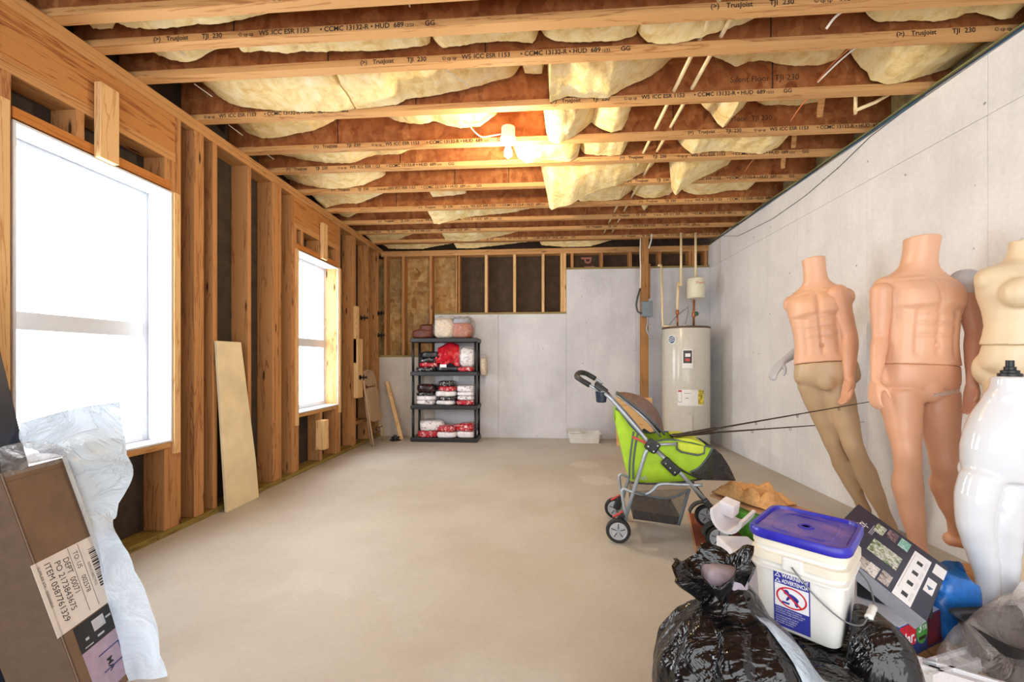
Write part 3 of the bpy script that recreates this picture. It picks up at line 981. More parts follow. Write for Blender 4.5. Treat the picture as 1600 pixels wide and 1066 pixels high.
# second tier from the top
bundle(-1.55, yb_, T[2], 0.27, 0.27, 0.06, 'print_dark', 'dark printed shirt at the bottom left of the upper open tier')
bundle(-1.51, yb_, T[2] + 0.058, 0.26, 0.26, 0.062, 'print_red', 'red printed shirt above the dark one on the upper tier, left')
bundle(-1.53, yb_, T[2] + 0.118, 0.25, 0.26, 0.06, 'print_dark', 'dark printed shirt third in the left pile of the upper tier')
bundle(-1.50, yb_ + 0.03, T[2] + 0.176, 0.28, 0.25, 0.09, 'shirt_black', 'black shirt heaped on top of the left pile of the upper tier')
bundle(-1.23, yb_, T[2], 0.36, 0.28, 0.075, 'shirt_black', 'black folded shirt with white tag under the red cloth')
box('paper_tag', (-1.34, 5.352, T[2] + 0.055), (-1.25, 5.356, T[2] + 0.095), 'white_paint')
tag(bpy.data.objects['paper_tag'], 'white paper tag on the black shirt under the red cloth', 'tag')
bundle(-1.0, yb_ - 0.02, T[2], 0.235, 0.27, 0.062, 'print_red', 'red printed shirt at the right end of the upper tier')
# red cloth draped over the middle of the tier
def red_drape(u, v):
    x = -1.40 + 0.30 * u
    s = sin(u * 9.0) * 0.02 + nz((u * 4, v * 3, 0), 1.0, 3) * 0.03
    top = 1.325 - 0.10 * abs(u - 0.6) - 0.06 * max(0, 0.35 - u)
    z = top - (top - 1.02 - 0.03 * sin(u * 12)) * v ** 0.9
    y = 5.50 - 0.10 * v ** 0.6 + s * (0.4 + v)
    return (x + 0.03 * (u - 0.5) * v + 0.01 * sin(v * 8 + u * 5), y, z)
tag(MB().grid(red_drape, 26, 16).build('red_cloth', 'shirt_red', smooth=True, solid=0.03), 'bright red cloth draped over the shirts on the upper tier', 'cloth')
bag = thing('clear_bag', 'clear plastic bag of pale clothes beside the red cloth on the upper tier', 'bag', (-0.985, 5.49, T[2] + 0.065))
pillow_mesh(0.20, 0.2, 0.24, 5, amp=0.03).build('contents', 'print_white', bag, smooth=True)
pillow_mesh(0.235, 0.235, 0.27, 9, amp=0.03).build('wrap', 'clear_wrap', bag, smooth=True)
# third tier
z = T[1]
for i, (w, h, mt, nm) in enumerate(((0.25, 0.06, 'print_white', 'white shirt at the bottom'), (0.27, 0.065, 'shirt_white', 'white shirt second from the bottom'),
                                    (0.25, 0.052, 'print_dark', 'dark printed shirt third from the bottom'), (0.26, 0.105, 'print_black_red', 'puffy black shirt on top'))):
    bundle(-1.555 + 0.015 * (i % 2), yb_, z, w, 0.27, h, mt, nm + ' of the left pile on the middle tier')
    z += h - 0.003
z = T[1]
for i, (w, h, mt, nm) in enumerate(((0.26, 0.062, 'shirt_white', 'white shirt at the bottom'), (0.27, 0.055, 'print_dark', 'dark printed shirt second from the bottom'),
                                    (0.285, 0.075, 'shirt_white', 'white shirt third from the bottom'), (0.245, 0.068, 'print_red', 'red shirt fourth from the bottom'), (0.225, 0.07, 'print_dark', 'dark shirt on top'))):
    bundle(-1.275 + 0.02 * (i % 2), yb_, z, w, 0.27, h, mt, nm + ' of the central pile on the middle tier', 0.04 * (i - 2))
    z += h - 0.003
z = T[1]
for i, (w, h, mt, nm) in enumerate(((0.26, 0.068, 'print_red', 'red shirt at the bottom'), (0.235, 0.06, 'print_white', 'white printed shirt second from the bottom'),
                                    (0.235, 0.055, 'shirt_white', 'white shirt third from the bottom'), (0.24, 0.085, 'print_white', 'thick white shirt on top'))):
    bundle(-1.005, yb_, z, w, 0.26, h, mt, nm + ' of the right pile on the middle tier')
    z += h - 0.003
# bottom tier
bundle(-1.515, 5.46, T[0], 0.28, 0.26, 0.09, 'print_red', 'red shirt under the grey and white one on the bottom tier', 0.1)
bundle(-1.475, 5.48, T[0] + 0.086, 0.33, 0.28, 0.13, 'print_white', 'puffy grey and white shirt on the bottom tier, left', 0.3)
bundle(-1.25, 5.46, T[0], 0.27, 0.26, 0.08, 'shirt_white', 'white shirt in the middle of the bottom tier', -0.05)
bundle(-1.255, 5.46, T[0] + 0.076, 0.26, 0.26, 0.085, 'print_red', 'red shirt in the middle of the bottom tier', -0.1)
bundle(-0.99, 5.47, T[0], 0.25, 0.26, 0.09, 'shirt_white', 'white shirt at the right of the bottom tier', -0.15)
bundle(-1.0, 5.47, T[0] + 0.086, 0.26, 0.26, 0.1, 'print_red', 'red shirt at the right of the bottom tier', -0.2)
# on top
bg = thing('cloth_bundle', 'brown striped cloth bundle on top of the shelf unit', 'cloth', (-1.60, 5.52, T[3]))
pillow_mesh(0.29, 0.26, 0.12, 3, amp=0.02).build('body', 'brown_cloth', bg, smooth=True)
o = pillow_mesh(0.19, 0.22, 0.09, 8, amp=0.02).build('fold', 'brown_cloth', bg, smooth=True)
o.location = (0.05, 0, 0.10)
tb = thing('clear_bag', 'large clear plastic bag of rust and cream clothes on top of the shelf unit', 'bag', (-1.18, 5.52, T[3]))
o = pillow_mesh(0.27, 0.27, 0.26, 3, amp=0.02).build('cream_clothes', 'cream_cloth', tb, smooth=True)
o.location = (-0.125, 0, 0.005)
o = pillow_mesh(0.26, 0.28, 0.20, 7, amp=0.02).build('rust_clothes', 'rust_cloth', tb, smooth=True)
o.location = (0.125, -0.005, 0.005)
o = pillow_mesh(0.24, 0.25, 0.08, 12, amp=0.02).build('grey_clothes', 'shirt_grey', tb, smooth=True)
o.location = (0.11, 0, 0.20)
pillow_mesh(0.56, 0.31, 0.30, 21, amp=0.025).build('wrap', 'clear_wrap', tb, smooth=True)
hb = thing('clear_bag', 'crumpled clear plastic bag hanging outside the right side of the shelf unit', 'bag', (-0.78, 5.56, 0.875))
pillow_mesh(0.085, 0.16, 0.24, 31, amp=0.02).build('contents', 'cream_cloth', hb, smooth=True)
pillow_mesh(0.10, 0.18, 0.28, 33, amp=0.03).build('wrap', 'clear_wrap', hb, smooth=True)
box('wall_outlet', (-1.235, YB - 0.008, 0.79), (-1.165, YB, 0.89), 'white_paint', wall_back, bevel=0.003)

# ---- folded metal chair leaning on the left wall
plain('chair_tan', (176, 146, 112), 0.42, noise_amt=0.05)
plain('chair_dark', (92, 72, 56), 0.5)
ch = thing('folding_chair', 'tan metal folding chair folded flat and leaning on the studs', 'chair', (-2.10, 5.20, 0))
def cl(y, z, off=0.0):
    """a point on the leaning plane of the folded chair"""
    return Vector((-0.155 * z / 0.96 + off, y, z))
arch = [cl(-0.185, 0.0), cl(-0.185, 0.5), cl(-0.180, 0.78), cl(-0.165, 0.88), cl(-0.12, 0.935), cl(0.0, 0.955), cl(0.12, 0.935), cl(0.165, 0.88), cl(0.180, 0.78), cl(0.185, 0.5), cl(0.185, 0.0)]
MB().tube(catmull(arch, 5), 0.0115, 8).build('front_frame', 'chair_tan', ch, smooth=True)
bk = [cl(-0.165, 0.01, -0.04), cl(-0.165, 0.45, -0.03), cl(-0.165, 0.62, -0.02)]
for s in (-1, 1):
    MB().tube([(p.x, p.y * -s, p.z) for p in bk], 0.010, 8).build('rear_leg', 'chair_tan', ch, smooth=True)
MB().tube([cl(-0.165, 0.13, -0.04), cl(0.165, 0.13, -0.04)], 0.007, 8).build('stretcher', 'chair_dark', ch, smooth=True)
MB().tube([cl(-0.185, 0.20), cl(0.185, 0.20)], 0.007, 8).build('stretcher', 'chair_dark', ch, smooth=True)
def cpanel(name, y0, y1, z0, z1, off, rr, mat):
    n = 20
    pts = []
    for k in range(4 * 5):
        pass
    poly = []
    for (cy, cz, a0) in ((y1 - rr, z1 - rr, 0), (y0 + rr, z1 - rr, 90), (y0 + rr, z0 + rr, 180), (y1 - rr, z0 + rr, 270)):
        for q in range(6):
            a = radians(a0 + q * 18)
            poly.append((cy + rr * cos(a), cz + rr * sin(a)))
    fr_ = [cl(y, z_, off + 0.008) for y, z_ in poly]
    bk_ = [cl(y, z_, off - 0.008) for y, z_ in poly]
    MB().rings([bk_, fr_]).build(name, mat, ch)
cpanel('backrest', -0.17, 0.17, 0.75, 0.94, 0.0, 0.09, 'chair_tan')
cpanel('seat', -0.165, 0.165, 0.30, 0.735, 0.012, 0.06, 'chair_tan')

# ---- wooden pole and its black foot
M = frame((-1.90, 5.47, 0.0), (-0.285, 0.215, 0.78), (1, 0.3, 0))
mb = MB()
mb.obox(M @ Matrix.Translation((0.43, 0, 0)), (0.86, 0.05, 0.045))
tag(mb.build('wooden_post', 'fresh_pine', bevel=0.006), 'short wooden post leaning against the low concrete beside the folded chair', 'post')
ft = thing('iron_clamp', 'black iron clamp lying at the foot of the wooden post', 'clamp', (-1.97, 5.42, 0))
MB().lathe([(0.075, 0), (0.075, 0.012), (0.03, 0.02), (0.02, 0.05), (0.022, 0.07)], 16).build('base', 'black_iron', ft, smooth='auto')
MB().tube([(-0.05, 0, 0.035), (0.06, 0.0, 0.045)], 0.012, 8).build('lever', 'black_iron', ft, smooth=True)
# black iron pegs screwed to the studs
for (y, z, x, w) in ((4.99, 1.617, -2.252, 'uppermost on the pale board'), (5.64, 1.748, XL, 'upper one nearest the corner'), (5.64, 1.44, XL, 'lower one nearest the corner'), (4.93, 0.872, -2.238, 'lowest, above the folded chair')):
    h = thing('iron_peg', 'black iron peg on the left wall, %s' % w, 'peg', (x, y, z), 0, 'black iron pegs')
    MB().lathe([(0.03, 0), (0.03, 0.008), (0.012, 0.014)], 14, Matrix.Rotation(radians(90), 4, 'Y')).build('flange_plate', 'black_iron', h, smooth='auto')
    MB().tube([(0.01, 0, 0), (0.07, 0, 0), (0.085, 0, 0.0)], [0.011, 0.011, 0.018], 10).build('pipe', 'black_iron', h, smooth=True)
    MB().tube([(0.045, 0, -0.035), (0.045, 0, 0.035)], 0.008, 8).build('cross_pin', 'black_iron', h, smooth=True)

# ---- pale board leaning on the studs
plain('cream_board', (226, 208, 168), 0.6, noise_amt=0.05, nscale=5)
M = frame((-2.235, 2.925, 0.0), (0, 1, 0), (-0.045, 0, 1.22))
mb = MB()
mb.prism([(-0.165, 0), (0.165, 0), (0.145, 0.3), (0.03, 1.22), (-0.205, 1.22)], -0.010, 0.010, M)
tag(mb.build('leaning_board', 'cream_board', bevel=0.002), 'tall cream board leaning against the studs between the two windows', 'board')

# ---- wooden post with grey switch box
po = thing('support_post', 'rough wooden post from floor to joist beside the water heater', 'post', (1.352, 5.49, 0))
box('timber', (-0.046, -0.045, 0), (0.046, 0.045, 2.689), 'old_pine', po, bevel=0.004)
box('splice_board', (0.048, -0.02, 1.9), (0.075, 0.045, 2.35), 'old_pine', po, bevel=0.003)
plain('box_grey', (118, 130, 138), 0.45, noise_amt=0.03)
sb = thing('switch_box', 'grey metal electrical switch box on the wooden post', 'electrical box', (1.363, 5.443, 1.645))
box('case', (-0.065, -0.075, 0), (0.065, 0.0, 0.20), 'box_grey', sb, bevel=0.005)
box('cover', (-0.060, -0.082, 0.012), (0.060, -0.076, 0.192), 'box_grey', sb, bevel=0.003)
box('latch', (-0.01, -0.088, 0.09), (0.01, -0.083, 0.11), 'box_grey', sb)
tag(MB().tube(catmull([(1.375, 5.40, 1.65), (1.372, 5.40, 1.56), (1.36, 5.40, 1.48), (1.40, 5.37, 1.39), (1.46, 5.33, 1.375), (1.53, 5.28, 1.43)], 6), 0.012, 9).build('flexible_conduit', 'cable_grey', smooth=True),
    'grey flexible conduit looping from the switch box to the water heater', 'conduit')
cw = thing('power_cable', 'white cable with a dark sleeve running down the wooden post into the switch box', 'cable', (0, 0, 0))
MB().tube(catmull([(1.292, 5.44, 2.68), (1.288, 5.44, 2.45), (1.294, 5.44, 2.25), (1.286, 5.43, 2.02)], 5), 0.008, 8).build('cable', 'cable_white', cw, smooth=True)
MB().tube(catmull([(1.286, 5.43, 2.02), (1.25, 5.42, 1.90), (1.232, 5.41, 1.80), (1.25, 5.40, 1.715), (1.30, 5.40, 1.69)], 5), 0.012, 8).build('sleeve', 'cable_dark', cw, smooth=True)
tag(MB().tube(catmull([(1.43, 5.42, 2.72), (1.42, 5.41, 2.64), (1.40, 5.40, 2.57), (1.385, 5.39, 2.53)], 4), 0.009, 8).build('cable', 'cable_white', smooth=True), 'short white cable end hanging in front of the wooden post top', 'cable')

# ---- water heater
plain('heater_enamel', (206, 204, 192), 0.28, noise_amt=0.02, coat=0.3)
plain('tank_cream', (226, 222, 196), 0.35, noise_amt=0.02)
plain('sticker_white', (238, 238, 236), 0.4, noise_amt=0.01)
plain('sticker_dark', (52, 46, 46), 0.4)
plain('sticker_red', (206, 58, 58), 0.4)
plain('sticker_blue', (66, 92, 128), 0.35)
plain('sticker_yellow', (190, 176, 60), 0.4, noise_amt=0.35, nscale=25)
plain('valve_green', (52, 92, 62), 0.4)
R_ = 0.278
wh = thing('water_heater', 'tall cylindrical off-white water heater in the corner', 'water heater', (1.80, 5.25, 0))
MB().lathe([(R_ - 0.01, 0.0), (R_, 0.01), (R_, 0.06), (R_ - 0.006, 0.07), (R_ - 0.006, 0.085), (R_, 0.095), (R_, 1.475), (R_ - 0.004, 1.485), (R_ - 0.02, 1.492)], 56).build('tank', 'heater_enamel', wh, smooth='auto')
MB().lathe([(R_ + 0.001, 1.470), (R_ + 0.004, 1.474), (R_ + 0.004, 1.490), (R_ - 0.01, 1.496)], 56).build('top_rim', 'chair_dark', wh, smooth='auto')


def curved(name, a0, a1, z0, z1, mat, parent, off=0.002, th=0.004, n=8, bevel=0.0):
    """plate following the tank, between two angles (degrees, 270 = towards the camera)"""
    mb = MB()
    rings = []
    for i in range(n + 1):
        a = radians(a0 + (a1 - a0) * i / n)
        r0, r1 = R_ + off - th, R_ + off
        rings.append([(r0 * cos(a), r0 * sin(a), z0), (r1 * cos(a), r1 * sin(a), z0), (r1 * cos(a), r1 * sin(a), z1), (r0 * cos(a), r0 * sin(a), z1)])
    mb.rings(rings)
    return mb.build(name, mat, parent, bevel=bevel)


cov = curved('thermostat_cover', 243.5, 267, 0.985, 1.215, 'sticker_white', wh, 0.02, 0.03, 6, 0.006)
curved('display', 246, 264, 1.05, 1.20, 'sticker_dark', cov, 0.0215, 0.004)
curved('red_button', 250, 260, 1.075, 1.105, 'sticker_red', cov, 0.0235, 0.004)
curved('white_window', 250, 261, 1.125, 1.165, 'sticker_white', cov, 0.0235, 0.004)
curved('access_panel', 243.5, 266, 0.205, 0.435, 'heater_enamel', wh, 0.014, 0.03, 6, 0.006)
lb = curved('rating_label', 232, 296, 0.545, 0.735, 'sticker_white', wh)
curved('yellow_picture', 280, 295.5, 0.56, 0.733, 'sticker_yellow', lb, 0.0035)
fr_l = curved('warning_frame', 233.5, 242, 0.585, 0.728, 'sticker_dark', lb, 0.003)
curved('warning_panel', 234, 241.5, 0.590, 0.706, 'sticker_white', fr_l, 0.0045)
curved('warning_heading', 234, 241.5, 0.708, 0.725, 'sticker_red', fr_l, 0.0045)
curved('print_line', 247, 262, 0.69, 0.696, 'cable_grey', lb, 0.0035)
curved('print_line', 250, 258, 0.63, 0.64, 'cable_grey', lb, 0.0035)
a = radians(218)
Mb = frame((R_ * cos(a), R_ * sin(a), 1.335), (-sin(a), cos(a), 0), (0, 0, 1))
bd = MB().lathe([(0.056, -0.006), (0.056, 0.004), (0.05, 0.006)], 28, Mb).build('badge', 'sticker_white', wh, smooth='auto')
MB().lathe([(0.046, 0.002), (0.046, 0.0068), (0.04, 0.0072)], 28, Mb).build('badge_disc', 'sticker_blue', bd, smooth='auto')
for yo in (-0.022, 0.0, 0.022):
    MB().tube([Mb @ Vector((-0.038, yo - 0.012, 0.008)), Mb @ Vector((0.0, yo + 0.004, 0.008)), Mb @ Vector((0.038, yo - 0.002 + 0.012, 0.008))], 0.0035, 6).build('badge_stroke', 'sticker_white', bd)
# pipework of the heater (local coordinates)
MB().tube([(-0.085, 0.05, 1.49), (-0.085, 0.05, 1.70)], 0.0115, 10).build('copper_pipe', 'copper', wh, smooth=True)
MB().lathe([(0.016, 0), (0.02, 0.01), (0.02, 0.05), (0.016, 0.06)], 12, Matrix.Translation((-0.085, 0.05, 1.66))).build('coupling', 'copper', wh, smooth='auto')
MB().tube([(-0.085, 0.05, 1.71), (-0.075, 0.05, 2.07)], 0.016, 10).build('hot_pipe', 'cream_pipe', wh, smooth=True)
MB().tube([(-0.080, 0.05, 2.035), (-0.03, 0.05, 2.035)], 0.016, 10).build('elbow', 'cream_pipe', wh, smooth=True)
MB().tube([(-0.04, 0.05, 2.02), (-0.04, 0.05, 2.69)], 0.0145, 10).build('riser_pipe', 'cream_pipe', wh, smooth=True)
MB().tube([(0.115, 0.05, 1.49), (0.118, 0.05, 1.86)], 0.0125, 10).build('copper_pipe', 'copper', wh, smooth=True)
vl = MB().lathe([(0.02, 0), (0.024, 0.01), (0.024, 0.05), (0.02, 0.06)], 12, Matrix.Translation((0.117, 0.05, 1.63))).build('valve', 'copper', wh, smooth='auto')
MB().lathe([(0.006, 0), (0.026, 0.004), (0.028, 0.014), (0.01, 0.02)], 16, Matrix.Translation((0.13, 0.01, 1.665)) @ Matrix.Rotation(radians(90), 4, 'X')).build('valve_handle', 'valve_green', vl, smooth='auto')
ext = MB().lathe([(0.02, 1.845), (0.05, 1.85), (0.095, 1.862), (0.105, 1.88), (0.106, 2.08), (0.102, 2.096), (0.106, 2.10), (0.106, 2.106), (0.09, 2.118), (0.03, 2.125)], 32, Matrix.Translation((0.142, 0.05, 0))).build('expansion_tank', 'tank_cream', wh, smooth='auto')
text('lettering', 'Therm', 0.038, basis((1, 0, 0), (0, 0, 1), (0, -1, 0), (0.10, -0.0575, 2.03)), 'sticker_red', ext)
MB().tube([(0.138, 0.05, 2.11), (0.138, 0.05, 2.69)], 0.0145, 10).build('riser_pipe', 'cream_pipe', wh, smooth=True)
MB().tube([(-0.268, 0.03, 1.50), (-0.262, 0.08, 1.75), (-0.257, 0.15, 2.32)], 0.0125, 10).build('relief_pipe', 'cream_pipe', wh, smooth=True)
MB().tube([(-0.257, 0.15, 2.31), (-0.30, 0.12, 2.30)], 0.0125, 10).build('elbow', 'cream_pipe', wh, smooth=True)
MB().tube([(-0.27, 0.03, 1.512), (-0.10, 0.03, 1.514)], 0.011, 10).build('relief_branch', 'cream_pipe', wh, smooth=True)
MB().tube(catmull([(-0.20, 0.05, 1.51), (-0.09, 0.08, 1.64), (0.03, 0.05, 1.745), (0.045, 0.05, 1.75), (0.03, 0.03, 1.65), (-0.01, 0.0, 1.51)], 6), 0.008, 8).build('supply_conduit', 'cable_grey', wh, smooth=True)
MB().lathe([(0.025, 1.49), (0.025, 1.515), (0.01, 1.53)], 14, Matrix.Translation((-0.01, 0.0, 0))).build('conduit_boot', 'cable_white', wh, smooth='auto')

# ---- plywood offcut leaning on the post, white bin
M = frame((1.19, 5.28, 0.0), (1, 0.05, 0), (0.0, 0.09, 0.6))
ply = MB()
ply.obox(M @ Matrix.Translation((0, 0.305, 0)), (0.47, 0.61, 0.018))
wood('plywood', (222, 180, 124), (190, 138, 84), 'x', knots=False)
tag(ply.build('plywood_sheet', 'plywood', bevel=0.001), 'small plywood sheet leaning on the wooden post behind the stroller', 'plywood')
film('frosted_plastic', (232, 230, 224), 0.75, 0.4, 0.05, 4, 0.9)
bn = thing('storage_bin', 'shallow frosted white plastic bin on the floor at the back wall', 'bin', (0.57, 5.52, 0))
mb = MB()
def rrect(w, d, r, z, n=5):
    out = []
    for (cx_, cy_, a0) in ((w / 2 - r, d / 2 - r, 0), (-w / 2 + r, d / 2 - r, 90), (-w / 2 + r, -d / 2 + r, 180), (w / 2 - r, -d / 2 + r, 270)):
        for q in range(n):
            a_ = radians(a0 + q * 90 / (n - 1))
            out.append((cx_ + r * cos(a_), cy_ + r * sin(a_), z))
    return out
mb.rings([rrect(0.37, 0.22, 0.03, 0.004), rrect(0.38, 0.23, 0.03, 0.0), rrect(0.42, 0.26, 0.035, 0.115), rrect(0.44, 0.28, 0.04, 0.118), rrect(0.44, 0.28, 0.04, 0.128), rrect(0.41, 0.25, 0.03, 0.125), rrect(0.37, 0.22, 0.03, 0.01)], caps=False)
mb.build('tub', 'frosted_plastic', bn, smooth='auto')
box('lid_half', (-0.215, -0.135, 0.13), (-0.05, 0.135, 0.15), 'frosted_plastic', bn, bevel=0.006)

# ================================================================ foreground helpers
PSI = math.atan(45.4 / 640)


def at(x, y, d):
    """world point seen at a photograph pixel at distance d ahead"""
    u, v = (x - 800) / 640, (563.7 - y) / 640
    return Vector((d * (-sin(PSI) + u * cos(PSI)), d * (cos(PSI) + u * sin(PSI)), 1.08 + d * v))


# ================================================================ pet stroller
plain('lime_fabric', (166, 204, 44), 0.75, noise_amt=0.05, nscale=12, bmp=0.1)
plain('yellow_green', (196, 214, 60), 0.7, noise_amt=0.04)
plain('tube_silver', (172, 180, 188), 0.32, metal=0.45, noise_amt=0.03)
plain('rubber', (34, 33, 33), 0.6)
plain('hub_silver', (186, 190, 196), 0.35, metal=0.3)
plain('stroller_black', (38, 40, 38), 0.45)
plain('piping_grey', (84, 94, 100), 0.6)
plain('red_plastic', (192, 60, 48), 0.4)
plain('cup_blue', (36, 48, 62), 0.25)
film('mesh_dark', (40, 36, 36), 0.82, 0.6, 0.1, 60, 0.92)
film('mesh_brown', (128, 104, 94), 0.70, 0.5, 0.3, 30, 0.95)
film('mesh_basket', (70, 62, 60), 0.30, 0.5, 0.1, 60, 0.45)

ST_O = Vector((0.457, 2.47, 0))
st = thing('pet_stroller', 'lime green four-wheeled pet stroller with grey tubes and black foam handle', 'stroller', ST_O, atan2(-0.132, 0.991))
Wd = 0.38


def wheel(name, u, v, r, par, fat=0.032):
    M = Matrix.Translation((u, v, r)) @ Matrix.Rotation(radians(90), 4, 'X')
    t = fat / 2
    ty = MB().lathe([(r * 0.70, -t * 0.8), (r * 0.80, -t), (r * 0.94, -t * 0.9), (r, -t * 0.45), (r, t * 0.45), (r * 0.94, t * 0.9), (r * 0.80, t), (r * 0.70, t * 0.8), (r * 0.70, -t * 0.8)], 28, M, caps=False).build(name, 'rubber', par, smooth='auto', angle=50)
    MB().lathe([(0.004, -t * 0.75), (r * 0.60, -t * 0.75), (r * 0.64, -t * 0.95), (r * 0.72, -t * 0.95), (r * 0.72, t * 0.95), (r * 0.64, t * 0.95), (r * 0.60, t * 0.75), (0.004, t * 0.75)], 28, M).build('rim', 'hub_silver', ty, smooth='auto', angle=30)
    # ball-patterned hub: centre pentagon and spokes
    for sgn in (1,):
        pent = [(r * 0.2 * cos(radians(90 + 72 * k)), r * 0.2 * sin(radians(90 + 72 * k))) for k in range(5)]
        MB().prism(pent, t * 0.75, t * 1.05, M).build('hub_cap', 'tube_silver', ty)
        for k in range(5):
            a = radians(90 + 72 * k)
            MB().tube([M @ Vector((r * 0.2 * cos(a), r * 0.2 * sin(a), t * 0.85)), M @ Vector((r * 0.58 * cos(a), r * 0.58 * sin(a), t * 0.85))], r * 0.035, 5).build('spoke_rib', 'stroller_black', ty)
    return ty


wheel('rear_wheel', 0.0, 0.0, 0.072, st)
wheel('rear_wheel', 0.0, Wd, 0.072, st)
wheel('front_wheel', 0.556, 0.02, 0.072, st, 0.036)
wheel('front_wheel', 0.575, Wd - 0.02, 0.072, st, 0.036)
# rear axle and red brake levers
MB().tube([(0, -0.005, 0.075), (0, Wd + 0.005, 0.075)], 0.008, 8).build('rear_axle', 'tube_silver', st, smooth=True)
for v in (0.035, Wd - 0.035):
    MB().obox(frame((0.02, v, 0.12), (0.4, 0, 1), (0, 1, 0)), (0.09, 0.03, 0.045)).build('rear_bracket', 'stroller_black', st, bevel=0.006)
    MB().obox(frame((0.0, v, 0.155), (1, 0, 0.6), (0, 1, 0)), (0.07, 0.016, 0.012)).build('brake_lever', 'red_plastic', st, bevel=0.003)
for v in (0.03, Wd - 0.03):
    MB().tube([(0.035, v, 0.11), (0.160, v, 0.538), (0.185, v, 0.575)], 0.0115, 10).build('rear_tube', 'tube_silver', st, smooth=True)
    MB().tube([(0.195, v, 0.572), (0.354, v, 0.423), (0.49, v, 0.275)], 0.0115, 10).build('front_tube', 'tube_silver', st, smooth=True)
    MB().tube(catmull([(0.185, v, 0.585), (0.082, v, 0.709), (-0.011, v, 0.815), (-0.064, v, 0.870), (-0.120, v + (0.03 if v < 0.2 else -0.03), 0.905)], 4), 0.0115, 10).build('handle_tube', 'tube_silver', st, smooth=True)
    sg = -1 if v < 0.2 else 1
    # side joint with rivets
    M = frame((0.195, v + sg * 0.016, 0.578), (1, 0, -0.7), (0.7, 0, 1))
    jo = MB().obox(M, (0.075, 0.07, 0.03)).build('joint_block', 'stroller_black', st, bevel=0.012)
    for (a, b) in ((0.02, 0.02), (-0.02, -0.015), (0.02, -0.02)):
        MB().lathe([(0.001, -0.019), (0.005, -0.018), (0.005, 0.018), (0.001, 0.019)], 8, M @ Matrix.Translation((a, b, 0))).build('rivet', 'hub_silver', jo)
    M2 = frame((0.298, v + sg * 0.014, 0.463), (0.72, 0, -0.7), (0.7, 0, 0.72))
    j2 = MB().obox(M2, (0.115, 0.058, 0.028)).build('fold_lock', 'stroller_black', st, bevel=0.02, segs=4)
    for a in (-0.035, 0.0, 0.035):
        MB().lathe([(0.001, -0.017), (0.004, -0.0165), (0.004, 0.0165), (0.001, 0.017)], 8, M2 @ Matrix.Translation((a, -0.008, 0))).build('rivet', 'hub_silver', j2)
    MB().tube(catmull([(0.045, v, 0.15), (0.024, v, 0.302), (0.07, v, 0.30), (0.151, v, 0.286), (0.20, v, 0.315), (0.242, v, 0.352), (0.36, v, 0.357), (0.474, v, 0.36)], 4), 0.0095, 8).build('basket_tube', 'tube_silver', st, smooth=True)
    MB().tube([(0.20, v, 0.585), (0.33, v, 0.592)], 0.009, 8).build('top_strut', 'tube_silver', st, smooth=True)
    # front fork with round mudguard
    fk = MB().obox(frame((0.515, v, 0.235), (0.6, 0, -0.8), (0, 1, 0)), (0.12, 0.05, 0.035)).build('front_fork', 'stroller_black', st, bevel=0.01)
    gd = []
    for k in range(11):
        a = radians(20 + 15 * k)
        gd.append([(0.556 + rr * cos(a), v + dv - (0.01 if v < 0.2 else -0.01), 0.072 + rr * sin(a)) for rr, dv in ((0.083, -0.026), (0.090, -0.026), (0.090, 0.026), (0.083, 0.026))])
    MB().rings(gd).build('mudguard', 'stroller_black', st)
# handle grip: one foam U
hl = [(-0.12, 0.06, 0.900), (-0.167, 0.065, 0.928), (-0.225, 0.085, 0.962), (-0.25, 0.13, 0.982), (-0.235, 0.25, 1.000), (-0.195, 0.30, 0.992), (-0.135, 0.318, 0.958), (-0.085, 0.32, 0.925)]
MB().tube(catmull(hl, 4), 0.009, 8).build('handle_bar', 'tube_silver', st, smooth=True)
MB().tube(catmull(hl[1:-1], 5), 0.017, 12).build('foam_grip', 'stroller_black', st, smooth=True)
tr = MB()
tr.obox(frame((-0.085, 0.19, 0.885), (0.8, 0, -0.6), (0, 1, 0)), (0.11, 0.28, 0.022))
tr.build('tray', 'mesh_brown', st, bevel=0.008)
for v in (0.06, 0.32):
    MB().obox(frame((-0.095, v, 0.90), (0.8, 0, -0.6), (0, 1, 0)), (0.10, 0.05, 0.03)).build('tray_end', 'stroller_black', st, bevel=0.008)
MB().lathe([(0.026, 0), (0.03, 0.004), (0.036, 0.065), (0.034, 0.065), (0.027, 0.008)], 18, Matrix.Translation((-0.098, 0.055, 0.825))).build('cup_holder', 'cup_blue', st, smooth='auto')

# fabric body: cross-sections from back to front (u, bottom z, top z, half width)
secs = [(-0.012, 0.70, 0.79, 0.150), (0.02, 0.56, 0.765, 0.158), (0.05, 0.42, 0.725, 0.163), (0.075, 0.345, 0.69, 0.166), (0.13, 0.338, 0.635, 0.168), (0.20, 0.344, 0.60, 0.168),
        (0.28, 0.352, 0.612, 0.166), (0.36, 0.362, 0.610, 0.164), (0.44, 0.374, 0.596, 0.160), (0.50, 0.384, 0.582, 0.154), (0.535, 0.388, 0.572, 0.150)]
secs = [(u, zb, zt, hw * 0.86) for (u, zb, zt, hw) in secs]
rings = []
for (u, zb, zt, hw) in secs:
    c = Wd / 2
    h = zt - zb
    ring = [(u, c - hw, zt), (u, c - hw * 1.03, zb + h * 0.7), (u, c - hw * 1.03, zb + h * 0.35), (u, c - hw * 0.95, zb + h * 0.04), (u, c - hw * 0.6, zb), (u, c + hw * 0.6, zb), (u, c + hw * 0.95, zb + h * 0.04),
            (u, c + hw * 1.03, zb + h * 0.35), (u, c + hw * 1.03, zb + h * 0.7), (u, c + hw, zt)]
    rings.append(ring)
bo = MB().rings(rings, closed=False, caps=False)
body = bo.build('fabric_body', 'lime_fabric', st, smooth=True, solid=0.004)
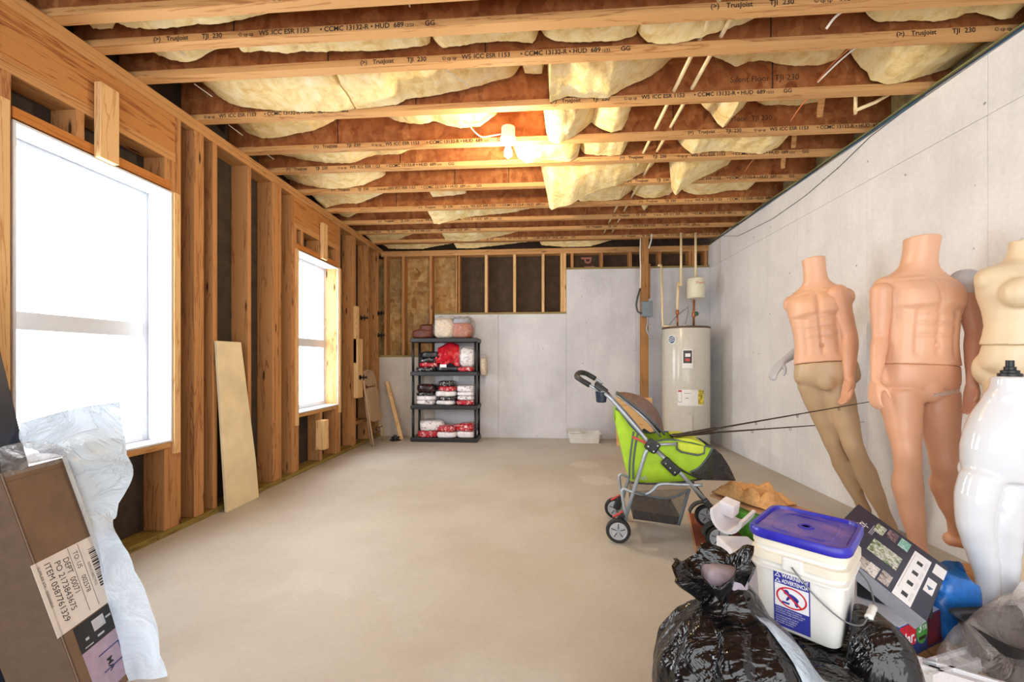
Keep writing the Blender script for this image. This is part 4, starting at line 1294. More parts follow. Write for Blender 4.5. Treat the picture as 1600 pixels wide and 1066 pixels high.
# dark piping along the top edge and the door zip
for s in (-1, 1):
    MB().tube(catmull([(u, Wd / 2 + s * hw, zt) for (u, zb, zt, hw) in secs], 3), 0.0055, 6).build('piping', 'piping_grey', body, smooth=True)
    sv = Wd / 2 + s * 0.151
    for off in (0.0, 0.022):
        MB().tube(catmull([(0.092 + off, sv, 0.655 - off * 0.6), (0.078 + off, sv + s * 0.003, 0.56), (0.068 + off, sv + s * 0.004, 0.47), (0.066 + off, sv - s * 0.002, 0.37)], 4), 0.0055, 6).build('zip', 'piping_grey', body, smooth=True)
    MB().obox(frame((0.13, sv + s * 0.006, 0.605), (1, 0, -0.45), (0, 1, 0)), (0.10, 0.006, 0.014)).build('red_strap', 'red_plastic', body)
    MB().tube(catmull([(0.215, sv, 0.565), (0.30, sv + s * 0.002, 0.49), (0.38, sv + s * 0.002, 0.43), (0.47, sv - s * 0.004, 0.392)], 4), 0.006, 6).build('binding', 'stroller_black', body, smooth=True)
    MB().tube(catmull([(0.41, sv - s * 0.004, 0.428), (0.455, sv - s * 0.006, 0.455), (0.50, sv - s * 0.012, 0.51), (0.535, Wd / 2 + s * 0.131, 0.572)], 4), 0.006, 6).build('binding', 'piping_grey', body, smooth=True)
    MB().tube(catmull([(0.075, sv - s * 0.006, 0.347), (0.20, sv - s * 0.006, 0.347), (0.36, sv - s * 0.008, 0.366), (0.47, sv - s * 0.012, 0.388)], 4), 0.0055, 6).build('piping', 'stroller_black', body, smooth=True)
text('lettering', 'soft', 0.035, basis((1, 0, 0), (0, 0, 1), (0, -1, 0), (0.115, Wd / 2 - 0.153, 0.37)), 'hub_silver', body)
# mesh nose at the front
ns = []
c = Wd / 2
for (u, zb, zt, hw) in ((0.41, 0.428, 0.43, 0.172), (0.455, 0.387, 0.455, 0.170), (0.50, 0.386, 0.513, 0.163), (0.537, 0.385, 0.572, 0.152), (0.585, 0.383, 0.535, 0.140), (0.63, 0.381, 0.465, 0.125), (0.668, 0.379, 0.385, 0.11)):
    hw *= 0.88
    ns.append([(u, c - hw, zt), (u, c - hw * 1.02, (zt + zb) / 2), (u, c - hw, zb), (u, c, zb - 0.001), (u, c + hw, zb), (u, c + hw * 1.02, (zt + zb) / 2), (u, c + hw, zt), (u, c, zt + (0.004 if u > 0.53 else 0.0))])
nose = MB()
for i in range(len(ns) - 1):
    a, b = ns[i], ns[i + 1]
    idx = [0, 1, 2, 3, 4, 5, 6]
    for j in range(6):
        nose.quad(a[j], a[j + 1], b[j + 1], b[j])
    if i >= 3:
        nose.quad(a[6], a[7], b[7], b[6])
        nose.quad(a[7], a[0], b[0], b[7])
nose.build('mesh_nose', 'mesh_dark', st, smooth=True)
# rolled window flap at the front edge
MB().grid(lambda a, b: (0.335 + 0.155 * a, 0.045 + 0.29 * b, 0.608 - 0.02 * a + 0.012 * sin(pi * a)), 6, 6).build('front_flap', 'yellow_green', st, smooth=True, solid=0.012)
fp = MB().grid(lambda a, b: (0.335 + 0.15 * a, 0.038 - 0.004 * sin(pi * b), 0.604 - 0.02 * a - 0.055 * b * (1 - 0.35 * (2 * a - 1) ** 4)), 8, 4).build('flap_pocket', 'yellow_green', st, smooth=True, solid=0.006)
MB().tube([(0.335, 0.033, 0.604), (0.335, 0.032, 0.560), (0.36, 0.031, 0.546), (0.45, 0.031, 0.532), (0.482, 0.032, 0.544), (0.485, 0.033, 0.584)], 0.005, 6).build('piping', 'piping_grey', fp, smooth=True)
# folded back canopy: two leaf-shaped mesh panels with grey rims
for kk, (off, w, mt) in enumerate(((0.015, 0.145, 'mesh_brown'), (0.030, 0.150, 'mesh_brown'))):
    A, B_ = Vector((0.0, Wd / 2, 0.86 + off * 0.4)), Vector((0.245 + off, Wd / 2, 0.612 + off * 0.5))
    ax = (B_ - A)
    nrm = Vector((0.70, 0, 0.71))

    def leaf(a, b, A=A, ax=ax, w=w, off=off, nrm=nrm):
        hw = w * (sin(pi * (0.08 + 0.84 * a)) ** 0.6)
        p = A + ax * a + nrm * (off * 0.55 - 0.012 + 0.075 * sin(pi * a) ** 0.7 * (1 - (2 * b - 1) ** 2) + 0.016 * sin(pi * a))
        return (p.x, p.y + hw * (2 * b - 1), p.z)
    cn = MB().grid(leaf, 14, 10).build('canopy_panel', mt, st, smooth=True, solid=0.004)
    rim = [leaf(i / 14, 0) for i in range(15)] + [leaf(i / 14, 1) for i in range(14, -1, -1)]
    MB().tube(rim, 0.006, 6, closed=True).build('canopy_rim', 'tube_silver' if kk == 0 else 'piping_grey', cn, smooth=True)
# basket under the seat
r0 = [(0.088, 0.03, 0.135), (0.343, 0.03, 0.118), (0.343, Wd - 0.03, 0.118), (0.088, Wd - 0.03, 0.135)]
r1 = [(0.088, 0.03, 0.19), (0.355, 0.03, 0.165), (0.355, Wd - 0.03, 0.165), (0.088, Wd - 0.03, 0.19)]
r2 = [(0.088, 0.025, 0.305), (0.400, 0.025, 0.338), (0.400, Wd - 0.025, 0.338), (0.088, Wd - 0.025, 0.305)]
bs = MB().rings([r1, r0], caps=False)
bs.add(r0, [(0, 1, 2, 3)])
ba = bs.build('basket', 'mesh_dark', st)
MB().rings([r1, r2], caps=False).build('basket_mesh', 'mesh_basket', ba)
MB().tube(catmull([(0.09, 0.024, 0.30), (0.16, 0.02, 0.285), (0.26, 0.02, 0.272), (0.34, 0.02, 0.295), (0.40, 0.024, 0.335)], 4), 0.006, 6).build('basket_rim', 'piping_grey', ba, smooth=True)
MB().tube([(0.400, 0.024, 0.336), (0.355, 0.028, 0.165), (0.343, 0.03, 0.12)], 0.009, 6).build('basket_edge', 'piping_grey', ba, smooth=True)

# ---- two fishing rods lying across the stroller
plain('rod_dark', (52, 44, 36), 0.35, noise_amt=0.1)
for i, (a, b, lab) in enumerate(((Vector((0.83, 2.55, 0.628)), Vector((2.05, 2.60, 0.850)), 'dark fishing rod, upper of the two lying across the pet stroller'),
                                 (Vector((0.80, 2.52, 0.632)), Vector((2.18, 2.93, 0.665)), 'dark fishing rod, lower of the two lying across the pet stroller'))):
    fr_ = thing('fishing_rod', lab, 'fishing rod', a, 0, 'fishing rods')
    D = b - a
    MB().tube([D * t for t in (0, 0.25, 0.5, 0.75, 1)], [0.0065, 0.0055, 0.0042, 0.003, 0.0018], 8).build('blank', 'rod_dark', fr_, smooth=True)
    MB().tube([D * t for t in (-0.02, 0.0, 0.18, 0.2)], [0.008, 0.011, 0.010, 0.006], 10).build('grip', 'rod_dark', fr_, smooth=True)
    for t in (0.38, 0.58, 0.78, 0.95):
        p = D * t
        M = frame(p + Vector((0, 0, -0.012)), D.cross(Vector((0, 0, 1))), (0, 0, 1))
        ring = [M @ Vector((0.008 * cos(2 * pi * k / 10), 0.008 * sin(2 * pi * k / 10), 0)) for k in range(10)]
        MB().tube(ring, 0.0014, 5, closed=True).build('line_guide', 'rod_dark', fr_)

# ================================================================ mannequins
def skin_mat(name, c, rough=0.38, coat=0.0, var=0.04):
    plain(name, c, rough, noise_amt=var, nscale=3, coat=coat)


skin_mat('peach', (226, 177, 144))
skin_mat('peach_deep', (222, 169, 136))
skin_mat('tan_legs', (196, 168, 132))
skin_mat('brown_leg', (176, 124, 80))
skin_mat('grey_arm', (186, 188, 194))
skin_mat('rose_arm', (214, 162, 136))
skin_mat('cap_grey', (206, 208, 214))
skin_mat('cream_skin', (226, 206, 172))
skin_mat('gloss_white', (226, 230, 236), 0.08, 0.8, 0.01)
plain('seam_brown', (116, 78, 58), 0.5)


def remesh(mb, name, mat, parent, voxel=0.008, smooth_it=6, disp=None):
    """fuse overlapping closed shapes into one continuous skin"""
    me = mb.mesh(name)
    o = bpy.data.objects.new('tmp', me)
    COL.objects.link(o)
    r = o.modifiers.new('r', 'REMESH')
    r.mode = 'VOXEL'
    r.voxel_size = voxel
    s = o.modifiers.new('s', 'SMOOTH')
    s.factor = 0.5
    s.iterations = smooth_it
    bpy.context.view_layer.update()
    me2 = bpy.data.meshes.new_from_object(o.evaluated_get(bpy.context.evaluated_depsgraph_get()))
    bpy.data.objects.remove(o)
    me2.name = name
    me2.materials.clear()
    if disp:
        for v in me2.vertices:
            v.co = disp(v.co)
    return mk(name, me2, mat, parent, smooth=True)


def limb(mb, pts, radii, n=14, k=5):
    P = catmull(pts, k)
    Rr = []
    for i in range(len(radii) - 1):
        for j in range(k):
            t = j / k
            t = t * t * (3 - 2 * t)
            Rr.append(radii[i] * (1 - t) + radii[i + 1] * t)
    Rr.append(radii[-1])
    # rounded ends
    a, b = P[0] - (P[1] - P[0]).normalized() * radii[0] * 0.5, P[-1] + (P[-1] - P[-2]).normalized() * radii[-1] * 0.5
    mb.tube([a] + P + [b], [radii[0] * 0.6] + Rr + [radii[-1] * 0.6], n)


def ball(mb, c, r, n=14):
    c = Vector(c)
    rx, ry, rz = (r, r, r) if isinstance(r, (int, float)) else r
    rings = []
    m = 8
    for j in range(1, m):
        t = pi * j / m
        rings.append([(c.x + rx * sin(t) * cos(2 * pi * q / n), c.y + ry * sin(t) * sin(2 * pi * q / n), c.z - rz * cos(t)) for q in range(n)])
    mb.rings(rings)


def oball(mb, c, ax, ay, az, r, n=14):
    """ellipsoid with given axes"""
    c = Vector(c)
    rings = []
    m = 8
    for j in range(1, m):
        t = pi * j / m
        rings.append([c + ax * (r[0] * sin(t) * cos(2 * pi * q / n)) + ay * (r[1] * sin(t) * sin(2 * pi * q / n)) - az * (r[2] * cos(t)) for q in range(n)])
    mb.rings(rings)


def hand(mb, wrist, dirv, palm_n, s=1.0, thumb=1, curl=0.22):
    """palm, four fingers of different length and a thumb leaving the side of the palm"""
    d = Vector(dirv).normalized()
    nrm = Vector(palm_n)
    nrm = (nrm - d * nrm.dot(d)).normalized()
    side = d.cross(nrm).normalized() * thumb
    w0 = Vector(wrist)
    for q in range(4):
        off = side * ((1.5 - q) * 0.0205 * s)
        base = w0 + d * 0.035 * s + off * 0.8
        knuckle = w0 + d * 0.095 * s + off + nrm * 0.002 * s
        mb.tube([w0 + off * 0.55 - d * 0.01 * s, base, knuckle], [0.016 * s, 0.0165 * s, 0.0135 * s], 10)
        ln = (0.070, 0.078, 0.073, 0.058)[q] * s
        p1 = knuckle + (d * cos(curl) + nrm * sin(curl)) * ln * 0.5
        p2 = p1 + (d * cos(curl * 2.2) + nrm * sin(curl * 2.2)) * ln * 0.32
        p3 = p2 + (d * cos(curl * 3.0) + nrm * sin(curl * 3.0)) * ln * 0.26
        mb.tube([knuckle, p1, p2, p3, p3 + (p3 - p2) * 0.15], [0.0115 * s, 0.0105 * s, 0.0095 * s, 0.0080 * s, 0.004 * s], 9)
    tb = w0 + d * 0.025 * s + side * 0.026 * s
    t1 = tb + (d * 0.6 + side * 0.55 + nrm * 0.45).normalized() * 0.045 * s
    t2 = t1 + (d * 0.85 + side * 0.15 + nrm * 0.45).normalized() * 0.036 * s
    t3 = t2 + (d * 0.95 + nrm * 0.3).normalized() * 0.022 * s
    mb.tube([tb - side * 0.012 * s, tb, t1, t2, t3], [0.015 * s, 0.0155 * s, 0.0125 * s, 0.0105 * s, 0.006 * s], 9)


def arm(name, parent, org, sh, el, wr, tip, mat, s=1.0, thumb=1, palm=(1, 0, 0), voxel=0.0055, cap=True):
    sh, el, wr, tip = (Vector(p) - org for p in (sh, el, wr, tip))
    mb = MB()
    ua, fa = el - sh, wr - el
    pts = [sh, sh + ua * 0.25, sh + ua * 0.55, sh + ua * 0.85, el, el + fa * 0.22, el + fa * 0.5, el + fa * 0.8, wr]
    rad = [x * s for x in (0.055, 0.058, 0.050, 0.043, 0.041, 0.044, 0.038, 0.029, 0.026)]
    limb(mb, pts, rad)
    ball(mb, sh, 0.060 * s)
    hand(mb, wr, tip - wr, palm, s * 1.0, thumb)
    return remesh(mb, name, mat, parent, voxel, 4)


def ring_pts(c, ex, ey, a, b, p=2.3, n=28, front=None):
    out = []
    for k in range(n):
        t = 2 * pi * k / n
        ct, st_ = cos(t), sin(t)
        r = (abs(ct) ** p + abs(st_) ** p) ** (-1 / p)
        out.append(c + ex * (a * r * ct) + ey * (b * r * st_))
    return out


def torso(name, parent, org, base, top, right, mat, secs, s=1.0, feats=None, relief=None, voxel=0.006, smooth_it=5):
    """loft along base (waist seam) to top (neck top); secs = (t, half width, half depth, forward offset)"""
    base, top = Vector(base) - org, Vector(top) - org
    up = (top - base)
    H = up.length
    uz = up.normalized()
    ex = Vector(right)
    ex = (ex - uz * ex.dot(uz)).normalized()
    fwd = ex.cross(uz).normalized() * 1.0      # right x up = towards the back (-front)
    fwd = -fwd if False else fwd
    front = uz.cross(ex) * -1.0
    mb = MB()
    rings = []
    for (t, a, b, f) in secs:
        c = base + uz * (t * H) + front * (f * s)
        rings.append(ring_pts(c, ex, front, a * s, b * s))
    mb.rings(rings)
    if feats:
        for (t, x, f, r) in feats:
            c = base + uz * (t * H) + ex * (x * s) + front * (f * s)
            oball(mb, c, ex, front, uz, tuple(q * s for q in r))
    dsp = None
    if relief:
        def dsp(p):
            r = p - base
            t, x, w = r.dot(uz) / H, r.dot(ex) / s, r.dot(front) / s
            return p + front * (s * relief(x, t, H) * sst(0.015, 0.06, w))
    return remesh(mb, name, mat, parent, voxel, smooth_it, dsp), (base, uz, ex, front, H)


# half width, half depth and forward offset of a male torso from waist seam (t=0) to the neck top (t=1)
MALE = [(0.0, 0.160, 0.104, 0.0), (0.06, 0.156, 0.100, 0.0), (0.15, 0.147, 0.096, 0.003), (0.25, 0.145, 0.099, 0.004), (0.38, 0.154, 0.106, 0.002), (0.48, 0.166, 0.110, 0.0), (0.56, 0.172, 0.108, -0.004),
        (0.62, 0.172, 0.100, -0.010), (0.66, 0.158, 0.088, -0.016), (0.70, 0.128, 0.078, -0.018), (0.735, 0.096, 0.071, -0.016), (0.765, 0.076, 0.066, -0.010), (0.80, 0.066, 0.062, -0.004), (0.88, 0.061, 0.060, 0.004), (0.95, 0.062, 0.062, 0.010), (1.0, 0.064, 0.064, 0.012)]
MFEAT = [(0.60, -0.142, -0.012, (0.046, 0.054, 0.058)), (0.60, 0.142, -0.012, (0.046, 0.054, 0.058))]


def sst(a, b, x):
    t = max(0.0, min(1.0, (x - a) / (b - a)))
    return t * t * (3 - 2 * t)


def male_relief(x, t, H):
    """chest, belly and navel relief in metres at lateral position x and height fraction t"""
    ax_ = abs(x)
    d = 0.0
    px, pt = (ax_ - 0.072) / 0.074, (t - 0.535) / 0.115
    d += 0.019 * math.exp(-0.9 * px * px * px * px) * sst(-1.1, -0.65, pt + 0.12 * (ax_ - 0.08) / 0.08) * (1 - sst(0.1, 1.2, pt))
    d -= 0.010 * math.exp(-(x / 0.011) ** 2) * sst(0.40, 0.46, t) * (1 - sst(0.58, 0.66, t))
    ab = sst(0.04, 0.10, t) * (1 - sst(0.40, 0.44, t))
    d -= 0.007 * math.exp(-(x / 0.011) ** 2) * ab
    d -= 0.007 * math.exp(-((ax_ - 0.078) / 0.014) ** 2) * ab
    for ti in (0.22, 0.31, 0.395):
        d -= 0.0055 * math.exp(-((t - ti) / 0.013) ** 2) * (1 - sst(0.06, 0.09, ax_))
    d -= 0.014 * math.exp(-((x / 0.010) ** 2 + ((t - 0.145) * H / 0.012) ** 2))
    for k in range(3):
        d -= 0.004 * math.exp(-((t - 0.33 - 0.045 * k - 0.5 * (ax_ - 0.12)) / 0.012) ** 2) * sst(0.09, 0.11, ax_)
    d += 0.006 * math.exp(-((t - 0.675 + 0.15 * ax_) / 0.012) ** 2) * sst(0.02, 0.04, ax_) * (1 - sst(0.12, 0.15, ax_))
    return d


def legs(name, parent, org, waist, uz, ex, front, A, Bq, mat, s=1.0, feet=(True, True), toes=None, voxel=0.0075, female=False):
    """pelvis and both legs; A, Bq = (hip, knee, ankle) in the world"""
    mb = MB()
    w = Vector(waist) - org
    P = [(0.007, 0.163, 0.104, 0.0), (-0.035, 0.168, 0.108, -0.004), (-0.07, 0.172, 0.110, -0.008), (-0.10, 0.168, 0.104, -0.010), (-0.125, 0.145, 0.090, -0.008), (-0.145, 0.105, 0.070, -0.004)]
    if female:
        P = [(dz, a * 0.93, b, f) for (dz, a, b, f) in P]
    mb.rings([ring_pts(w + uz * (dz * s) + front * (f * s), ex, front, a * s, b * s) for (dz, a, b, f) in P])
    if not female:
        oball(mb, w - uz * 0.10 * s + front * 0.066 * s, ex, front, uz, (0.056 * s, 0.040 * s, 0.075 * s))
    for sg in (-1, 1):
        oball(mb, w - uz * 0.11 * s + ex * (0.070 * s * sg) - front * 0.065 * s, ex, front, uz, (0.078 * s, 0.07 * s, 0.095 * s))
    for q, (hip, kn, an) in enumerate((A, Bq)):
        hip, kn, an = (Vector(p) - org for p in (hip, kn, an))
        th, sh = kn - hip, an - kn
        bk = -front
        pts = [hip + th * 0.02, hip + th * 0.25, hip + th * 0.55, hip + th * 0.85, kn, kn + sh * 0.16 + bk * 0.006 * s, kn + sh * 0.32 + bk * 0.018 * s, kn + sh * 0.55 + bk * 0.012 * s, kn + sh * 0.82, an]
        rad = [x * s for x in (0.083, 0.080, 0.068, 0.056, 0.053, 0.050, 0.059, 0.049, 0.034, 0.036)]
        limb(mb, pts, rad, 18)
        oball(mb, kn + front * 0.022 * s, ex, front, uz, (0.036 * s, 0.034 * s, 0.042 * s))
        if feet[q]:
            td = Vector(toes[q]) if toes else front
            td = Vector((td.x, td.y, 0)).normalized()
            sole = an - Vector((0, 0, 0.075 * s))
            heel = an - td * 0.035 * s - Vector((0, 0, 0.045 * s))
            limb(mb, [heel, an + td * 0.04 * s - Vector((0, 0, 0.035 * s)), an + td * 0.10 * s - Vector((0, 0, 0.058 * s)), an + td * 0.165 * s - Vector((0, 0, 0.066 * s)), an + td * 0.20 * s - Vector((0, 0, 0.070 * s))],
                 [x * s for x in (0.034, 0.036, 0.034, 0.027, 0.018)], 12, 3)
            sd = Vector((-td.y, td.x, 0))
            for k in range(5):
                c = an + td * (0.205 - 0.008 * abs(k - 1.2)) * s + sd * ((k - 2) * 0.017 * s) - Vector((0, 0, 0.073 * s))
                ball(mb, c, 0.0115 * s, 8)
    return remesh(mb, name, mat, parent, voxel, 4)


def plate(name, parent, c, uz, r, h, mat):
    M = frame(c, uz.orthogonal(), uz.cross(uz.orthogonal()))
    return MB().lathe([(r, 0), (r, h)], 20, M).build(name, mat, parent, smooth='auto')


# ---------------- mannequin leaning furthest back: peach torso, tan legs, one grey arm
org = at(1375, 851, 2.52)
org.z = 0
m1 = thing('mannequin', 'headless male mannequin with peach torso, tan legs and one grey arm, farthest along the wall', 'mannequin', org)
yaw = radians(38)
camR, camF = Vector((cos(PSI), sin(PSI), 0)), Vector((-sin(PSI), cos(PSI), 0))
rgt = camR * cos(yaw) - camF * sin(yaw)
t1, (b1, uz1, ex1, fr1, H1) = torso('torso', m1, org, at(1288, 568, 2.62), at(1271, 406, 2.72), rgt, 'peach', MALE, 1.02, MFEAT, male_relief)
w1 = at(1289, 570, 2.62)
legs('legs', m1, org, w1, uz1, ex1, fr1, (at(1268, 598, 2.67), at(1302, 692, 2.64), at(1352, 800, 2.60)), (at(1306, 600, 2.58), at(1333, 697, 2.52), at(1392, 826, 2.50)), 'tan_legs', 1.0)
arm('arm', m1, org, at(1308, 459, 2.57), at(1328, 527, 2.51), at(1327, 594, 2.46), at(1322, 634, 2.42), 'peach_deep', 0.98, thumb=-1, palm=-camR)
arm('arm', m1, org, at(1262, 470, 2.84), at(1264, 538, 2.92), at(1222, 566, 2.92), at(1202, 590, 2.90), 'grey_arm', 0.9, thumb=1, palm=(0, 0, -1))
plate('neck_plug', m1, b1 + uz1 * (H1 + 0.002), uz1, 0.016, 0.014, 'brown_leg')

# ---------------- middle mannequin facing the camera
org = at(1440, 902, 2.05)
org.z = 0
m2 = thing('mannequin', 'headless all-peach male mannequin with a grey shoulder cap, facing the camera', 'mannequin', org)
yaw = radians(4)
rgt = camR * cos(yaw) - camF * sin(yaw)
t2, (b2, uz2, ex2, fr2, H2) = torso('torso', m2, org, at(1434, 571, 2.05), at(1437, 373, 2.07), rgt, 'peach', MALE, 1.07, MFEAT, male_relief)
w2 = at(1434, 573, 2.05)
legs('legs', m2, org, w2, uz2, ex2, fr2, (at(1405, 612, 2.05), at(1417, 708, 2.00), at(1436, 872, 2.02)), (at(1463, 612, 2.05), at(1476, 725, 2.02), at(1497, 832, 2.06)), 'peach_deep', 1.03,
     toes=(fr2 + ex2 * 0.15, fr2 + ex2 * 0.5))
arm('arm', m2, org, at(1377, 456, 2.06), at(1375, 528, 2.07), at(1368, 596, 2.0), at(1364, 641, 1.97), 'peach_deep', 0.80, thumb=1, palm=camR)
ar = arm('arm', m2, org, at(1506, 446, 2.03), at(1522, 520, 1.98), at(1519, 604, 1.92), at(1516, 656, 1.90), 'rose_arm', 0.80, thumb=-1, palm=-camR)
ar['label'] = 'rose-coloured arm'
mbc = MB()
cc = at(1507, 440, 2.02) - org
oball(mbc, cc, ex2, fr2, uz2, (0.060, 0.066, 0.062))
oball(mbc, cc + ex2 * 0.012 - uz2 * 0.03, ex2, fr2, uz2, (0.054, 0.060, 0.056))
remesh(mbc, 'shoulder_cap', 'cap_grey', m2, 0.006, 3)['label'] = 'pale grey shoulder cap'
plate('neck_plug', m2, b2 + uz2 * (H2 + 0.002), uz2, 0.016, 0.012, 'brown_leg')
# strip of clear tape on the thigh
film('clear_tape', (240, 236, 230), 0.25, 0.08, 0.5, 60, 0.5)
wl_ = Vector(w2) - org
def tape(a, b):
    x = -0.02 + 0.15 * a
    z = -0.140 + 0.035 * a + 0.022 * (b - 0.5)
    y = 0.106 - 0.075 * max(0, a - 0.45) ** 1.6
    return wl_ + ex2 * x + uz2 * z + fr2 * y
MB().grid(tape, 14, 2).build('tape_strip', 'clear_tape', m2, smooth=True)

# ---------------- cream female mannequin at the right
org = at(1602, 959, 1.75)
org.z = 0
m3 = thing('mannequin', 'cream female mannequin torso behind the small glossy white one', 'mannequin', org)
yaw = radians(2)
rgt = camR * cos(yaw) - camF * sin(yaw)
FEM = [(0.0, 0.135, 0.098, 0.0), (0.08, 0.128, 0.092, 0.0), (0.2, 0.122, 0.088, 0.002), (0.34, 0.132, 0.095, 0.002), (0.48, 0.150, 0.103, 0.0), (0.60, 0.155, 0.098, -0.006), (0.69, 0.158, 0.084, -0.014), (0.745, 0.140, 0.07, -0.016),
       (0.785, 0.09, 0.058, -0.014), (0.82, 0.058, 0.052, -0.008), (0.88, 0.049, 0.049, 0.0), (0.95, 0.049, 0.049, 0.005), (1.0, 0.052, 0.052, 0.008)]
FF = [(0.48, -0.100, 0.080, (0.068, 0.062, 0.062)), (0.48, 0.100, 0.080, (0.068, 0.062, 0.062)), (0.63, -0.122, -0.012, (0.045, 0.05, 0.055)), (0.63, 0.122, -0.012, (0.045, 0.05, 0.055))]
t3, (b3, uz3, ex3, fr3, H3) = torso('torso', m3, org, at(1600, 539, 1.75), at(1604, 376, 1.74), rgt, 'cream_skin', FEM, 1.06, FF)
w3 = at(1600, 541, 1.75)
legs('legs', m3, org, w3, uz3, ex3, fr3, (at(1576, 600, 1.75), at(1580, 735, 1.75), at(1584, 930, 1.75)), (at(1624, 600, 1.75), at(1624, 735, 1.73), at(1624, 930, 1.73)), 'cream_skin', 0.90, female=True)
plate('neck_plug', m3, b3 + uz3 * (H3 + 0.002), uz3, 0.016, 0.012, 'cap_grey')

# ---------------- small glossy white child mannequin
org = at(1556, 999, 1.59)
org.z = 0
m4 = thing('mannequin', 'small glossy white child mannequin with a black neck fitting', 'mannequin', org)
yaw = radians(30)
rgt = camR * cos(yaw) - camF * sin(yaw)
ex4 = rgt.normalized()
uz4 = Vector((0, 0, 1))
fr4 = -(uz4.cross(ex4))
mb = MB()
q = lambda x, y, d=1.60: at(x, y, d) - org
KID = [(748, 1558, 0.100, 0.078), (725, 1556, 0.106, 0.088), (700, 1555, 0.104, 0.092), (675, 1560, 0.102, 0.088), (655, 1567, 0.100, 0.082), (640, 1572, 0.092, 0.074), (628, 1575, 0.080, 0.066), (618, 1576, 0.066, 0.06),
       (608, 1577, 0.054, 0.053), (597, 1577.5, 0.050, 0.050), (588, 1578, 0.051, 0.051)]
mb.rings([ring_pts(q(x, y), ex4, fr4, a * (0.92 if y > 620 else 1.0), b * (0.92 if y > 620 else 1.0)) for (y, x, a, b) in KID])
oball(mb, q(1549, 712), ex4, fr4, uz4, (0.066, 0.072, 0.078))
oball(mb, q(1602, 655), ex4, fr4, uz4, (0.045, 0.05, 0.05))
limb(mb, [q(1534, 745), q(1526, 775), q(1524, 815), q(1530, 848), q(1536, 872), q(1543, 905), q(1545, 940), q(1546, 978)], [0.062, 0.062, 0.056, 0.050, 0.044, 0.036, 0.032, 0.026], 16)
limb(mb, [q(1574, 748), q(1568, 780), q(1563, 820), q(1564, 850), q(1566, 875), q(1568, 905), q(1570, 940), q(1571, 978)], [0.066, 0.068, 0.066, 0.058, 0.050, 0.042, 0.036, 0.028], 16)
for x in (1546, 1571):
    limb(mb, [q(x, 984), q(x - 10, 988, 1.56), q(x - 18, 990, 1.50)], [0.03, 0.03, 0.02], 12, 3)
for sg in (-1, 1):
    oball(mb, q(1566, 742) - fr4 * 0.05 + ex4 * 0.05 * sg, ex4, fr4, uz4, (0.06, 0.055, 0.06))
remesh(mb, 'body', 'gloss_white', m4, 0.0065, 8)
nf = MB().lathe([(0.034, 0), (0.034, 0.010), (0.026, 0.013), (0.026, 0.022), (0.017, 0.025), (0.017, 0.036), (0.012, 0.038), (0.012, 0.062)], 20, Matrix.Translation(q(1578, 588))).build('neck_fitting', 'black_plastic', m4, smooth='auto')
MB().lathe([(0.012, -0.004), (0.02, 0.0), (0.024, 0.008)], 18, frame(q(1598, 660, 1.545), ex4, uz4)).build('arm_socket', 'gloss_white', m4, smooth='auto')

# ================================================================ clutter in the right foreground
plain('bucket_white', (232, 230, 224), 0.35, noise_amt=0.025, nscale=6)
plain('bucket_stain', (230, 222, 202), 0.4, noise_amt=0.05, nscale=8)
plain('label_blue', (52, 58, 148), 0.4, noise_amt=0.02)
plain('label_white', (238, 238, 240), 0.4, noise_amt=0.01)
plain('label_red', (206, 40, 52), 0.4, noise_amt=0.02)
plain('handle_wire', (118, 120, 120), 0.35, metal=0.5)


def lid_mat():
    m, nt, b = new_mat('lid_blue')
    v = coords(nt)
    f = noise_tex(nt, v, 7, 5, 0.65, 0.6)
    c = ramp(nt, f, [(0.36, (44, 40, 160)), (0.5, (74, 70, 176)), (0.66, (142, 108, 176))])
    f2 = noise_tex(nt, v, 16, 5, 0.7, 1.5)
    c = mixc(nt, ramp(nt, f2, [(0.64, (0, 0, 0)), (0.70, (210, 210, 210))]), c, (44, 34, 40))
    nt.links.new(c, b.inputs['Base Color'])
    b.inputs['Roughness'].default_value = 0.3
    MATS['lid_blue'] = m


lid_mat()
plain('lid_rim', (48, 44, 168), 0.28, noise_amt=0.08)

# ---- bucket
BA, BB = Vector((0.730, -0.684, 0)).normalized(), Vector((0.684, 0.730, 0))
bu = thing('plastic_bucket', 'white square plastic bucket with blue lid and warning label on the trash bag', 'bucket', (0.838, 1.362, 0.262), atan2(BA.y, BA.x))


def rr(w, d, r, z, n=6):
    return [Vector(p) for p in rrect(w, d, r, z, n)]


body_b = MB().rings([rr(0.196, 0.228, 0.03, 0.0), rr(0.206, 0.238, 0.035, 0.006), rr(0.222, 0.256, 0.038, 0.155), rr(0.226, 0.260, 0.038, 0.205), rr(0.228, 0.262, 0.038, 0.268)]).build('body', 'bucket_white', bu, smooth='auto', angle=40)
for (z0, z1, k) in ((0.178, 0.190, 0.020), (0.204, 0.234, 0.022), (0.246, 0.272, 0.016)):
    MB().rings([rr(0.224, 0.258, 0.038, z0), rr(0.224 + k, 0.258 + k, 0.042, z0 + 0.003), rr(0.224 + k, 0.258 + k, 0.042, z1 - 0.003), rr(0.224, 0.258, 0.038, z1)]).build('rib', 'bucket_white' if z0 < 0.2 else 'bucket_stain', bu, smooth='auto', angle=40)
lid = MB().rings([rr(0.252, 0.287, 0.045, 0.272), rr(0.258, 0.293, 0.047, 0.276), rr(0.258, 0.293, 0.047, 0.294), rr(0.250, 0.285, 0.045, 0.300), rr(0.232, 0.267, 0.04, 0.300), rr(0.226, 0.261, 0.038, 0.290)], caps=True).build('lid', 'lid_rim', bu, smooth='auto', angle=40)
MB().rings([rr(0.224, 0.259, 0.038, 0.2895), rr(0.222, 0.257, 0.037, 0.2915)]).build('lid_panel', 'lid_blue', lid)
